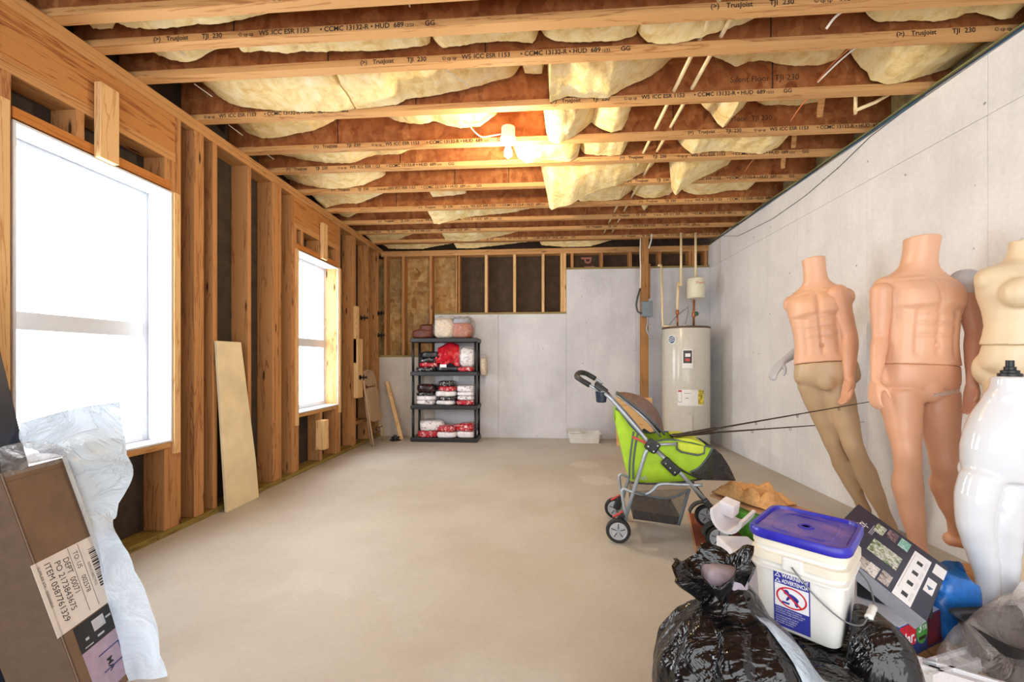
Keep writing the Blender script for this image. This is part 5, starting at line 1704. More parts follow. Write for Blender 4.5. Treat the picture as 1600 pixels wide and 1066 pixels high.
MB().rings([rr(0.16, 0.19, 0.03, 0.2915), rr(0.154, 0.184, 0.03, 0.2945), rr(0.148, 0.178, 0.03, 0.2915)], caps=False).build('lid_ridge', 'lid_blue', lid, smooth=True)
MB().lathe([(0.022, 0.2915), (0.02, 0.2945), (0.014, 0.2945), (0.012, 0.2915)], 20).build('lid_boss', 'lid_rim', lid, smooth=True)
# wire handle with its ears and white grip
for s in (-1, 1):
    MB().obox(Matrix.Translation((-0.004, s * 0.138, 0.213)), (0.052, 0.016, 0.042)).build('handle_ear', 'bucket_white', bu, bevel=0.006)
hp = [(-0.004, -0.150, 0.212), (0.05, -0.152, 0.155), (0.11, -0.135, 0.105), (0.145, -0.10, 0.09), (0.155, -0.055, 0.098), (0.16, 0.0, 0.10), (0.155, 0.055, 0.11), (0.13, 0.11, 0.14), (0.06, 0.152, 0.18), (-0.004, 0.150, 0.212)]
hw_ = MB().tube(catmull(hp, 5), 0.0023, 7).build('handle_wire', 'handle_wire', bu, smooth=True)
gM = frame((0.1585, -0.022, 0.099), (0.03, 1, 0.02), (0, 0, 1))
MB().tube([gM @ Vector((t, 0, 0)) for t in (-0.035, -0.033, -0.02, 0.0, 0.02, 0.033, 0.035)], [0.008, 0.0105, 0.009, 0.0102, 0.009, 0.0105, 0.008], 12).build('grip', 'bucket_white', hw_, smooth=True)
# warning label on the camera-side face
FY = -0.1305
slope = (0.128 - 0.114) / 0.20
def lab(x, z):
    return Vector((x, -0.1140 - 0.0905 * z * 0.8 - 0.0018, z))
LM = frame((-0.056, -0.1175, 0.012), (1, 0, 0), (0, -0.061, 1))
lw, lh = 0.092, 0.172
def lq(x0, y0, x1, y1, off, mat, parent, name='label_panel'):
    return MB().box((x0, y0, off - 0.0004), (x1, y1, off)).build(name, mat, parent)
def lput(o):
    o.data.transform(LM)
    return o
lb0 = lput(lq(0, 0, lw, lh, 0.0028, 'label_blue', bu, 'warning_label'))
lput(lq(0.003, 0.062, lw - 0.003, lh - 0.040, 0.0034, 'label_white', lb0))
for k, (tx, ty) in enumerate((('WARNING!', lh - 0.018), ('ADVERTENCIA', lh - 0.035))):
    wt_ = max(v.co.x for v in text_mesh(tx, 0.0165, 'LEFT', True).vertices)
    text('lettering', tx, 0.0165, LM @ Matrix.Translation((0.022, ty, 0.0036)), 'label_white', lb0, bold=True, sx=(lw - 0.026) / wt_)
    tri = [(0.003, ty - 0.002), (0.019, ty - 0.002), (0.011, ty + 0.0115)]
    lput(MB().prism(tri, 0.0030, 0.0036).build('warning_triangle', 'label_white', lb0))
    lput(MB().prism([(0.0065, ty), (0.0155, ty), (0.011, ty + 0.008)], 0.0034, 0.0040).build('warning_triangle', 'label_blue', lb0))
ringp = [LM @ Vector((lw / 2 + 0.031 * cos(2 * pi * k / 28), 0.097 + 0.026 * sin(2 * pi * k / 28), 0.004)) for k in range(28)]
def flat_ring(cx_, cy_, rx, ry, t, off, mat, parent, name):
    n = 32
    a = [LM @ Vector((cx_ + rx * cos(2 * pi * k / n), cy_ + ry * sin(2 * pi * k / n), off)) for k in range(n)]
    b = [LM @ Vector((cx_ + (rx - t) * cos(2 * pi * k / n), cy_ + (ry - t) * sin(2 * pi * k / n), off)) for k in range(n)]
    return MB().rings([a, b], caps=False).build(name, mat, parent)
flat_ring(lw / 2, 0.097, 0.039, 0.032, 0.0045, 0.0042, 'label_red', lb0, 'prohibition_ring')
MB().obox(LM @ Matrix.Translation((lw / 2, 0.097, 0.0042)) @ Matrix.Rotation(radians(-40), 4, 'Z'), (0.066, 0.005, 0.0004)).build('prohibition_bar', 'label_red', lb0)
# figure of a toddler bending over a pail
fig = MB()
for (cx_, cy_, rx, ry, rt) in ((-0.013, 0.014, 0.0075, 0.0075, 0), (0.004, 0.003, 0.016, 0.008, -25), (0.012, -0.010, 0.005, 0.012, 10), (-0.008, -0.003, 0.0035, 0.010, -30)):
    pl_ = [(cx_ + rx * cos(2 * pi * k / 14) * cos(radians(rt)) - ry * sin(2 * pi * k / 14) * sin(radians(rt)), cy_ + rx * cos(2 * pi * k / 14) * sin(radians(rt)) + ry * sin(2 * pi * k / 14) * cos(radians(rt))) for k in range(14)]
    fig.prism(pl_, 0.0035, 0.0038, LM @ Matrix.Translation((lw / 2, 0.097, 0)))
fig.prism([(-0.025, -0.016), (-0.004, -0.016), (-0.006, -0.022), (-0.023, -0.022)], 0.0035, 0.0038, LM @ Matrix.Translation((lw / 2, 0.097, 0)))
fig.build('pictogram', 'label_blue', lb0)
for k in range(7):
    yy = 0.054 - k * 0.0068 - (0.003 if k > 2 else 0)
    text('lettering', ('Children can fall into bucket', 'and drown. Keep children away', 'from bucket with small liquid.', 'Los ninos pueden caerse', 'en la cubeta y ahogarse.', 'Mantenga los alejados', 'de liquido pequeno.')[k], 0.0058, LM @ Matrix.Translation((0.005, yy, 0.0034)), 'label_white', lb0)

# ---- black trash bag
def bag_mat():
    m, nt, b = new_mat('trash_bag_black')
    v = coords(nt, (1, 1, 1))
    f = noise_tex(nt, v, 5, 3, 0.5, 3.5)
    v2 = coords(nt, (1.0, 5.0, 1.6), rot=(0.3, 0.2, 0.9))
    f2 = noise_tex(nt, v2, 6, 3, 0.5, 1.0)
    mx = N(nt, 'ShaderNodeMath', operation='ADD')
    nt.links.new(f, mx.inputs[0])
    nt.links.new(f2, mx.inputs[1])
    b.inputs['Base Color'].default_value = lin((13, 13, 15))
    b.inputs['Roughness'].default_value = 0.17
    b.inputs['Specular IOR Level'].default_value = 0.6
    bump(nt, b, mx.outputs[0], 0.55, 0.03)
    MATS['trash_bag_black'] = m


bag_mat()
tbag = thing('trash_bag', 'shiny black plastic trash bag under the white bucket', 'bag', (0.72, 1.10, 0))
mb = MB()
g = lambda x, y, z: Vector((x - 0.72, y - 1.10, z))
ux, uy, uz_ = Vector((1, 0, 0)), Vector((0, 1, 0)), Vector((0, 0, 1))
oball(mb, g(0.60, 1.02, 0.13), ux, uy, uz_, (0.30, 0.30, 0.17), 24)
oball(mb, g(0.50, 1.10, 0.22), ux, uy, uz_, (0.20, 0.21, 0.22), 20)
oball(mb, g(0.79, 1.33, 0.12), ux, uy, uz_, (0.21, 0.20, 0.16), 20)
oball(mb, g(0.93, 1.23, 0.17), ux, uy, uz_, (0.11, 0.13, 0.20), 20)
oball(mb, g(0.40, 0.86, 0.13), ux, uy, uz_, (0.17, 0.20, 0.18), 20)
oball(mb, g(0.72, 1.06, 0.12), ux, uy, uz_, (0.18, 0.18, 0.17), 20)
oball(mb, g(0.62, 0.86, 0.10), ux, uy, uz_, (0.20, 0.16, 0.16), 20)
limb(mb, [g(0.52, 1.13, 0.34), g(0.515, 1.15, 0.40), g(0.50, 1.17, 0.435)], [0.12, 0.085, 0.075], 16)


def crumple(p):
    w = Vector((p.x + 0.72, p.y + 1.10, p.z))
    q = Vector((w.x * 7, w.y * 7, w.z * 5))
    nv_ = w - Vector((0.51, 1.16, 0.42))
    az, ds = atan2(nv_.y, nv_.x), nv_.length
    rad = noise.noise(Vector((cos(az) * 5, sin(az) * 5, ds * 2.5 + nv_.z * 2)))
    n1 = abs(noise.noise(q)) * 0.018 + 0.018 + rad * 0.022 * min(1, ds * 5)
    out = Vector((p.x, p.y, p.z - 0.14))
    if out.length > 1e-4:
        out.normalize()
    r = p + out * (n1 - 0.018)
    # pressed flat under the bucket
    rel = Vector((r.x + 0.72 - 0.838, r.y + 1.10 - 1.362, 0))
    a_, b_ = abs(rel.dot(BA)), abs(rel.dot(BB))
    if a_ < 0.118 and b_ < 0.135 and r.z > 0.245:
        r.z = 0.252
    r.z = max(r.z, 0.0)
    return r


sack = remesh(mb, 'sack', 'trash_bag_black', tbag, 0.011, 5, crumple)
# gathered open neck of the bag
plain('bag_inside', (150, 138, 150), 0.5, noise_amt=0.1)
nk = []
nc = g(0.505, 1.165, 0.40)
ax = Vector((-0.25, 0.05, 1)).normalized()
e1 = Vector((1, 0.1, 0.25)).normalized()
e2 = ax.cross(e1).normalized()
for (h, r, wv) in ((0.0, 0.060, 0.10), (0.03, 0.052, 0.22), (0.07, 0.072, 0.26), (0.105, 0.098, 0.22), (0.125, 0.110, 0.18), (0.118, 0.100, 0.18), (0.07, 0.064, 0.2), (0.03, 0.046, 0.2)):
    nk.append([nc + ax * (h + 0.016 * sin(5 * t + 1) * h / 0.12) + (e1 * cos(t) + e2 * sin(t) * 0.8) * r * (1 + wv * 0.45 * sin(6 * t + h * 9) + wv * 0.35 * sin(13 * t + 2)) for t in [2 * pi * k / 44 for k in range(44)]])
MB().rings(nk, caps=False).build('neck', 'trash_bag_black', tbag, smooth=True)
o = pillow_mesh(0.10, 0.10, 0.10, 41, amp=0.02).build('cloth_inside', 'bag_inside', tbag, smooth=True)
o.location = nc + ax * 0.01

film('pale_film', (206, 220, 232), 0.55, 0.15, 0.5, 18, 0.85)
from mathutils.bvhtree import BVHTree
sk_bvh = BVHTree.FromPolygons([v.co + Vector((0.72, 1.10, 0)) for v in sack.data.vertices], [tuple(q.vertices) for q in sack.data.polygons])
def pf(a, b):
    """lies on the sack, found by dropping a point straight down on it"""
    base = Vector((0.535, 1.07, 0)) + Vector((0.17, -0.02, 0)) * a + Vector((0.07, -0.15, 0)) * b
    h = sk_bvh.ray_cast(Vector((base.x, base.y, 1.0)), Vector((0, 0, -1)))
    z = (h[0].z if h[0] else 0.1) + 0.006 + 0.004 * noise.noise(Vector((a * 5, b * 5, 1)))
    return Vector((base.x, base.y, z))
tag(MB().grid(pf, 14, 10).build('plastic_scrap', 'pale_film', smooth=True, solid=0.001), 'pale blue-white plastic scrap lying on the black trash bag', 'plastic')

# ---- sheet of plywood on the floor under the pile
wood('floor_ply', (196, 148, 96), (150, 98, 56), 'y', knots=True)
tag(MB().prism([(1.16, 1.02), (2.20, 0.92), (2.24, 2.32), (1.50, 2.30)], 0.001, 0.014).build('plywood_sheet', 'floor_ply'), 'brown plywood sheet lying on the floor under the pile', 'plywood')

# ---- dark product box tilted against the bucket
plain('box_navy', (34, 36, 58), 0.35, noise_amt=0.06)
plain('box_black', (28, 30, 36), 0.35, noise_amt=0.2, nscale=8)
plain('box_side', (150, 152, 160), 0.5, noise_amt=0.03)
plain('cyan_print', (96, 178, 204), 0.4)
plain('grey_print', (186, 188, 196), 0.4)


def photo_mat(name, cols, sc=40):
    m, nt, b = new_mat(name)
    v = coords(nt)
    f = noise_tex(nt, v, sc, 4, 0.6, 1.0)
    nt.links.new(ramp(nt, f, [(0.32 + 0.36 * i / (len(cols) - 1), c) for i, c in enumerate(cols)]), b.inputs['Base Color'])
    b.inputs['Roughness'].default_value = 0.35
    MATS[name] = m


photo_mat('photo_garden', [(50, 70, 40), (120, 140, 90), (220, 220, 214), (90, 80, 76)])
photo_mat('photo_night', [(24, 20, 28), (90, 66, 72), (160, 140, 150)])
photo_mat('photo_pale', [(180, 176, 170), (228, 224, 218), (140, 130, 124)])
photo_mat('photo_teal', [(200, 214, 206), (80, 168, 150), (230, 228, 224)])
photo_mat('photo_brown', [(90, 64, 56), (200, 190, 182), (60, 50, 48)])
TLp, TRp, BRp = at(1342, 788, 1.75), at(1482, 888, 1.55), at(1442, 966, 1.30)
ex_ = (TRp - TLp)
wB = ex_.length
ex_.normalize()
ey_ = (TRp - BRp)
ey_ = (ey_ - ex_ * ey_.dot(ex_))
hB = ey_.length
ey_.normalize()
Mbx = basis(ex_, ey_, ex_.cross(ey_), TRp - ey_ * hB - ex_ * wB)     # lower-left corner of the printed face
pb = thing('camera_box', 'dark navy product box printed with photos, tilted behind the bucket', 'box', Mbx.translation)
pb.matrix_world = Mbx
dB = 0.05
MB().box((0, 0, -dB), (wB, hB, 0)).build('carton', 'box_navy', pb, bevel=0.002)
MB().box((0.001, hB, -dB + 0.001), (wB - 0.001, hB + 0.0012, -0.001)).build('top_panel', 'box_black', pb)
MB().box((0.001, -0.0012, -dB + 0.001), (wB - 0.001, 0, -0.001)).build('bottom_panel', 'box_side', pb)
MB().box((-0.0012, 0.001, -dB + 0.001), (0, hB - 0.001, -0.001)).build('side_panel', 'box_black', pb)
MB().box((-0.0022, hB * 0.80, -dB + 0.004), (-0.0012, hB * 0.97, -0.01)).build('cyan_stripe', 'cyan_print', pb)
def pr(nm, x0, y0, x1, y1, mat, off=0.0012):
    return MB().box((x0 * wB, y0 * hB, 0.0004), (x1 * wB, y1 * hB, off)).build(nm, mat, pb)
def face_uv(x, y):
    """photograph pixel on the printed face -> fractions of its width and height"""
    n_ = Mbx.to_3x3().col[2]
    o_ = Vector((0, 0, 1.08))
    r_ = at(x, y, 1.0) - o_
    t_ = (Mbx.translation - o_).dot(n_) / r_.dot(n_)
    q_ = Mbx.inverted() @ (o_ + r_ * t_)
    return q_.x / wB, q_.y / hB
for (x, y, w, h, mt) in ((1375, 828, 0.105, 0.18, 'photo_garden'), (1394, 838, 0.105, 0.18, 'photo_night'), (1413, 852, 0.105, 0.18, 'photo_teal'), (1382, 866, 0.30, 0.25, 'photo_garden'),
                         (1348, 880, 0.09, 0.17, 'photo_brown'), (1363, 891, 0.10, 0.18, 'photo_pale'), (1383, 904, 0.10, 0.18, 'photo_brown')):
    fx, fy = face_uv(x, y)
    pr('photo_print', fx - w / 2, fy - h / 2, fx + w / 2, fy + h / 2, mt)
fx0, fy0 = face_uv(1408, 938)
fx1, fy1 = face_uv(1449, 866)
fxa, fya = face_uv(1427, 902)
wp = pr('instruction_panel', fxa - 0.09, fya - 0.44, fxa + 0.08, fya + 0.44, 'label_white')
for (k, mt) in enumerate(('box_black',) * 4):
    MB().box(((fxa - 0.03) * wB, (fya - 0.36 + 0.2 * k) * hB, 0.0012), ((fxa + 0.025) * wB, (fya - 0.30 + 0.2 * k) * hB, 0.0018)).build('icon', mt, wp)
    for q in range(2):
        MB().box(((fxa + 0.045 + 0.012 * q) * wB, (fya - 0.38 + 0.2 * k) * hB, 0.0012), ((fxa + 0.048 + 0.012 * q) * wB, (fya - 0.24 + 0.2 * k) * hB, 0.0016)).build('print_line', 'grey_print', wp)
MB().box(((fxa - 0.075) * wB, (fya - 0.30) * hB, 0.0012), ((fxa - 0.07) * wB, (fya + 0.36) * hB, 0.0016)).build('print_line', 'grey_print', wp)
fxb, fyb = face_uv(1468, 894)
pr('white_sticker', fxb - 0.055, fyb - 0.095, fxb + 0.055, fyb + 0.095, 'label_white')
fxb, fyb = face_uv(1453, 917)
bdg = pr('badge_print', fxb - 0.042, fyb - 0.12, fxb + 0.042, fyb + 0.12, 'label_white')
MB().prism([((fxb - 0.03) * wB, (fyb - 0.01) * hB), ((fxb + 0.0) * wB, (fyb - 0.07) * hB), ((fxb + 0.03) * wB, (fyb - 0.01) * hB)], 0.0012, 0.0018).build('badge_icon', 'sticker_blue', bdg)
fxb, fyb = face_uv(1352, 826)
text('lettering', 'urity.', 0.042, Matrix.Translation((fxb * wB - 0.004, fyb * hB - 0.045, 0.001)) @ Matrix.Rotation(radians(90), 4, 'Z'), 'label_white', pb)
for k in range(3):
    fxb, fyb = face_uv(1362 + k * 2.2, 826 + k * 1.5)
    MB().box((fxb * wB, (fyb - 0.12) * hB, 0.0004), (fxb * wB + 0.0018, (fyb + 0.08) * hB, 0.001)).build('print_line', 'grey_print', pb)

# ---- colourful box on the floor below it
plain('box_red', (196, 40, 50), 0.35, noise_amt=0.04)
plain('box_blue', (40, 66, 130), 0.35, noise_amt=0.1)
plain('badge_green', (84, 160, 70), 0.35, noise_amt=0.03)
plain('box_lilac', (200, 206, 226), 0.5, noise_amt=0.02)
plain('box_maroon', (110, 42, 48), 0.4, noise_amt=0.3, nscale=14)
A_ = Vector((1.255, 1.53, 0.016))
B_ = Vector((1.535, 1.672, 0.016))
ex_ = (B_ - A_)
wC = ex_.length
rzC = atan2(ex_.y, ex_.x)
cb = thing('appliance_box', 'red and blue printed carton with a green warranty badge beside the bucket', 'box', A_, rzC)
hC, dC = 0.125, 0.27
MB().box((0, 0, 0), (wC, dC, hC)).build('carton', 'box_blue', cb, bevel=0.0015)
MB().box((0.002, 0.002, hC), (wC - 0.002, dC - 0.002, hC + 0.0012)).build('top_panel', 'box_lilac', cb)
rp = MB().box((0.002, -0.0012, 0.045), (0.105, 0, hC - 0.002)).build('red_panel', 'box_red', cb)
text('lettering', 'lar.', 0.058, basis((1, 0, 0), (0, 0, 1), (0, -1, 0), (0.030, -0.002, 0.056)), 'label_white', rp, bold=True)
MB().box((0.185, -0.0012, 0.01), (wC - 0.003, 0, hC - 0.002)).build('maroon_panel', 'box_maroon', cb)
gb = MB().prism([(0.145 + 0.036 * cos(2 * pi * k / 24), 0.078 + 0.044 * sin(2 * pi * k / 24)) for k in range(24)], 0.0, 0.0022, basis((1, 0, 0), (0, 0, 1), (0, -1, 0), (0, 0, 0))).build('warranty_badge', 'badge_green', cb)
text('lettering', '3', 0.045, basis((1, 0, 0), (0, 0, 1), (0, -1, 0), (0.117, -0.003, 0.08)), 'label_white', gb, bold=True)
text('lettering', 'YR', 0.026, basis((1, 0, 0), (0, 0, 1), (0, -1, 0), (0.143, -0.003, 0.082)), 'label_white', gb, bold=True)
MB().box((0.122, -0.0028, 0.05), (0.168, -0.0022, 0.062)).build('badge_line', 'sticker_dark', gb)
text('lettering', 'G', 0.034, basis((1, 0, 0), (0, 0, 1), (0, -1, 0), (0.006, -0.0015, 0.006)), 'label_white', cb)
# grey carton between them that props the navy box
gc = thing('grey_carton', 'dark grey carton propping up the navy product box', 'box', (1.30, 1.70, 0.016), radians(-40))
MB().box((-0.05, -0.02, 0.130), (0.16, 0.20, 0.20)).build('carton', 'box_black', gc, bevel=0.002)
MB().box((0.0, 0.19, 0.201), (0.10, 0.199, 0.203)).build('tape', 'box_side', gc)

# ---- white frame corner on the plywood
plain('frame_white', (230, 230, 232), 0.35, noise_amt=0.015)
wf = thing('white_frame', 'corner of a white moulded frame lying on the plywood', 'frame', (1.25, 1.475, 0.015))
def rail(nm, d, L_, w=0.055, h=0.045):
    d = Vector(d).normalized()
    M = frame((0, 0, 0), d, (-d.y, d.x, 0))
    sd = 1 if d.y > 0 else -1
    prof = [(0, 0), (0, h), (w * 0.18, h), (w * 0.25, h * 0.75), (w * 0.75, h * 0.75), (w * 0.82, h), (w, h), (w, 0)]
    r0_ = [M @ Vector((0, -sd * y, z)) for y, z in prof]
    r1_ = [M @ Vector((L_, -sd * y, z)) for y, z in prof]
    return MB().rings([r0_, r1_]).build(nm, 'frame_white', wf)
rail('rail', (0.937, 0.35, 0), 0.31)
rail('rail', (0.86, -0.51, 0), 0.34)
for (x, y) in ((0.035, 0.0), (0.05, 0.018)):
    MB().tube([(x, y, 0.047), (x + 0.03, y - 0.012, 0.049)], 0.003, 6).build('screw', 'handle_wire', wf)

# ---- clear plastic wrapped black tray at the right edge
tr_ = thing('wrapped_tray', 'black tray wrapped in crumpled clear plastic at the right edge', 'tray', (1.68, 1.50, 0.015), radians(8))
ty_ = MB().rings([rr(0.40, 0.16, 0.04, 0.10), rr(0.46, 0.20, 0.05, 0.17), rr(0.48, 0.22, 0.05, 0.175), rr(0.44, 0.18, 0.05, 0.165), rr(0.39, 0.15, 0.04, 0.115)]).build('tray', 'black_plastic', tr_, smooth='auto')
MB().rings([rr(0.34, 0.16, 0.03, 0.0), rr(0.38, 0.18, 0.03, 0.10)]).build('base', 'black_plastic', tr_)
film('wrap_clear', (198, 188, 180), 0.10, 0.08, 0.9, 7, 0.55)
def wrapf(a, b):
    t = 2 * pi * a
    r = 0.02 + b * 1.0
    x = 0.30 * r * cos(t) * (1 + 0.12 * sin(5 * t))
    y = 0.155 * r * sin(t) * (1 + 0.10 * cos(4 * t))
    z = 0.25 - 0.21 * b ** 2.6 + 0.045 * (1 - b) * sin(3 * t) + 0.030 * noise.noise(Vector((x * 12, y * 12, 3))) + 0.02 * abs(noise.noise(Vector((x * 25, y * 25, 7))))
    return (x, y, max(0.004, z))
MB().grid(wrapf, 56, 18).build('plastic_wrap', 'wrap_clear', tr_, smooth=True)

plain('blue_plastic', (40, 110, 190), 0.3, noise_amt=0.12)
b_ = pillow_mesh(0.15, 0.13, 0.25, 51, amp=0.05).build('blue_bag', 'blue_plastic', smooth=True)
b_.location = (1.575, 1.70, 0.016)
tag(b_, 'bright blue plastic bag between the navy box and the white mannequin', 'bag')
b_ = pillow_mesh(0.20, 0.15, 0.20, 53, amp=0.04).build('paper_wad', 'label_white', smooth=True)
b_.location = (1.63, 1.58, 0.10)
b_.location = (1.82, 1.585, 0.02)
b_.scale = (1, 1, 1.2)
tag(b_, 'crumpled white paper at the foot of the glossy white mannequin', 'paper')
pkp = pillow_mesh(0.24, 0.16, 0.14, 57, amp=0.03).build('black_cloth', 'shirt_black', smooth=True)
pkp.location = (1.62, 1.84, 0.015)
tag(pkp, 'black cloth heap behind the blue plastic bag', 'cloth')

# ---- white foam offcut on a white block, beside the stroller wheel
plain('foam_white', (232, 230, 236), 0.6, noise_amt=0.02)
fo = thing('foam_packaging', 'white foam packaging trough standing between the stroller wheel and the bucket', 'foam', (0.83, 1.84, 0))
box('block', (-0.03, -0.06, 0), (0.11, 0.10, 0.28), 'foam_white', fo, bevel=0.006)
ax = Vector((0.62, 0.60, 0.10)).normalized()
sd = Vector((0.80, -0.55, -0.16))
sd = (sd - ax * sd.dot(ax)).normalized()
upv = sd.cross(ax).normalized()
if upv.z < 0:
    upv = -upv
cF = at(1134, 806, 1.78) - Vector((0.83, 1.84, 0))
half = []
for L_ in (0.0, 0.15):
    o_ring = [cF + ax * L_ + sd * (0.068 * cos(t)) + upv * (0.085 * sin(t)) for t in [pi + pi * k / 12 for k in range(13)]]
    i_ring = [cF + ax * L_ + sd * (0.055 * cos(t)) + upv * (0.072 * sin(t)) for t in [2 * pi - pi * k / 12 for k in range(13)]]
    half.append(o_ring + i_ring)
MB().rings(half).build('trough', 'foam_white', fo, smooth='auto', angle=40)
MB().obox(frame(cF + ax * 0.115 - sd * 0.030 - upv * 0.018, sd, upv), (0.065, 0.06, 0.07)).build('notch_block', 'foam_white', fo, bevel=0.004)

# ---- green bowl, board and orange towel
plain('bowl_green', (86, 160, 56), 0.35, noise_amt=0.15, nscale=18)
plain('towel_orange', (220, 170, 112), 0.95, noise_amt=0.08, nscale=50, bmp=0.4)
plain('board_tan', (206, 158, 116), 0.6, noise_amt=0.06)
gbw = thing('green_bowl', 'round green bowl on the floor under the tan board', 'bowl', (1.30, 2.52, 0))
MB().lathe([(0.07, 0.0), (0.085, 0.012), (0.14, 0.07), (0.17, 0.15), (0.178, 0.205), (0.170, 0.205), (0.16, 0.15), (0.13, 0.075), (0.07, 0.02)], 36).build('bowl', 'bowl_green', gbw, smooth='auto')
MB().lathe([(0.176, 0.200), (0.182, 0.204), (0.182, 0.211), (0.172, 0.212)], 36).build('rim', 'bowl_green', gbw, smooth='auto')
M = frame((1.32, 2.53, 0.222), (0.40, -0.90, 0.02), (0.90, 0.40, 0.0))
tag(MB().obox(M, (0.52, 0.30, 0.014)).build('tan_board', 'board_tan', bevel=0.002), 'tan board lying across the green bowl under the orange towel', 'board')
def towel(a, b):
    x = (a - 0.5) * 0.38
    y = (b - 0.5) * 0.25
    e = min(1, 6 * min(a, 1 - a)) * min(1, 6 * min(b, 1 - b))
    z = 0.012 + e * (0.035 + 0.11 * abs(noise.noise(Vector((x * 9, y * 9, 4)))) + 0.05 * max(0, noise.noise(Vector((x * 5, y * 6, 8)))))
    p = Vector((1.285, 2.60, 0.229)) + Vector((0.50, -0.85, 0)) * x + Vector((0.85, 0.5, 0)) * y
    return (p.x + 0.02 * noise.noise(Vector((x * 8, y * 8, 1))), p.y + 0.02 * noise.noise(Vector((x * 8, y * 8, 2))), p.z + z)
tag(MB().grid(towel, 34, 24).build('orange_towel', 'towel_orange', smooth=True, solid=0.012), 'crumpled orange towel on the tan board beside the pet stroller', 'towel')

# ---- picture panel on the floor under the stroller wheels
wood('picture_red', (150, 78, 52), (108, 48, 32), 'y', knots=False)
plain('picture_teal', (84, 158, 182), 0.5, noise_amt=0.2, nscale=20)
plain('picture_tan', (168, 128, 96), 0.5, noise_amt=0.15)
pc = thing('picture_panel', 'printed picture panel of red planks and blue water lying under the stroller wheel', 'picture', (0.945, 2.62, 0), atan2(0.71, 0.197) - pi / 2)
MB().box((-0.012, -0.375, 0), (0.35, 0.375, 0.004)).build('panel', 'board_tan', pc)
MB().box((0, -0.18, 0.004), (0.34, 0.365, 0.005)).build('plank_print', 'picture_red', pc)
MB().box((0, -0.255, 0.004), (0.34, -0.18, 0.005)).build('sand_print', 'picture_tan', pc)
MB().box((0, -0.365, 0.004), (0.34, -0.255, 0.005)).build('water_print', 'picture_teal', pc)

# ================================================================ left foreground
plain('cardboard', (120, 95, 74), 0.8, noise_amt=0.06, nscale=10)
plain('cardboard_edge', (92, 72, 56), 0.85)
plain('label_paper', (222, 214, 208), 0.5, noise_amt=0.02)
plain('ink', (30, 28, 30), 0.6)
plain('print_purple', (170, 150, 170), 0.5, noise_amt=0.05)
plain('ink_blue', (46, 54, 120), 0.5)
plain('navy_panel', (26, 34, 52), 0.4, noise_amt=0.1)
P1, P2 = at(2, 740, 1.2), at(100, 715, 1.4)
wv_ = (P2 - P1)
wv_.z = 0
wL = wv_.length + 0.0
wv_.normalize()
dn = Vector((0.287, 0.06, -0.957))
dn = (dn - wv_ * dn.dot(wv_)).normalized()
Lb = 0.75 / -dn.z
nrm = wv_.cross(-dn).normalized()         # out of the printed face, to the right
if nrm.x < 0:
    nrm = -nrm
MBX = basis(wv_, -dn, nrm if wv_.cross(-dn).dot(nrm) > 0 else nrm, P1 + dn * Lb)
cbx = thing('cardboard_carton', 'tall brown cardboard carton with a shipping label leaning at the near left', 'box', (0, 0, 0))
cbx.matrix_world = MBX
TH = 0.17
MB().box((0, 0, -TH), (wL, Lb, 0)).build('carton', 'cardboard', cbx, bevel=0.003)
MB().box((-0.0015, 0.002, -TH + 0.002), (0, Lb - 0.002, -0.004)).build('end_panel', 'cardboard_edge', cbx)
MB().box((-0.001, 0, 0), (0.0035, Lb, 0.0012)).build('edge_crease', 'cardboard_edge', cbx)
MB().box((0.004, Lb - 0.030, 0), (wL - 0.004, Lb - 0.0285, 0.0006)).build('flap_crease', 'cardboard_edge', cbx)


def on_face(x, y):
    o_ = Vector((0, 0, 1.08))
    r_ = at(x, y, 1.0) - o_
    n_ = MBX.to_3x3().col[2]
    t_ = (MBX.translation - o_).dot(n_) / r_.dot(n_)
    return MBX.inverted() @ (o_ + r_ * t_)


qa, qb, qc, qe = (on_face(*p) for p in ((57, 886), (147, 835), (173, 938), (88.6, 996)))
x0, x1 = min(qa.x, qe.x), wL - 0.001
y1, y0 = max(qa.y, qb.y), min(qc.y, qe.y)
lbp = MB().box((x0, y0, 0.0004), (x1, y1, 0.0012)).build('shipping_label', 'label_paper', cbx)
LH, LW = y1 - y0, x1 - x0
def lt(body, fx, fy, size, sx=1.0, bold=False):
    """lettering reading downwards: fx across the label (0 = left edge), fy from its top"""
    M = basis((0, -1, 0), (1, 0, 0), (0, 0, 1), (x0 + fx * LW, y1 - fy * LH, 0.0016))
    return text('lettering', body, size * LW, M, 'ink', lbp, sx=sx, bold=bold)
def fit(body, fx, fy0, fy1, size, bold=False):
    me_ = text_mesh(body, size * LW, 'LEFT', bold)
    w_ = max(v.co.x for v in me_.vertices)
    return lt(body, fx, fy0, size, (fy1 - fy0) * LH / w_, bold)
fit('ITEM 0587761329', 0.16, 0.06, 0.88, 0.13)
fit('PO 2173843675', 0.30, 0.10, 0.80, 0.13)
fit('DEPT  00071', 0.43, 0.11, 0.62, 0.13)
fit('TO: US', 0.60, 0.09, 0.34, 0.11)
fit('002578', 0.60, 0.45, 0.70, 0.11)
fit('SUPPLIER STK   0000000000', 0.06, 0.06, 0.62, 0.055)
fit('00954338827935', 0.76, 0.32, 0.68, 0.065)
for fx in (0.545, 0.71):
    MB().box((x0 + fx * LW, y0 + 0.06 * LH, 0.0012), (x0 + fx * LW + 0.0012, y1 - 0.01 * LH, 0.0016)).build('rule_line', 'ink', lbp)
yy = 0.16
rb = random.Random(3)
while yy < 0.74:
    w_ = rb.choice((0.008, 0.008, 0.016, 0.024))
    MB().box((x0 + 0.84 * LW, y1 - (yy + w_) * LH, 0.0012), (x0 + 0.985 * LW, y1 - yy * LH, 0.0016)).build('barcode_bar', 'ink', lbp)
    yy += w_ + rb.choice((0.008, 0.012, 0.018))
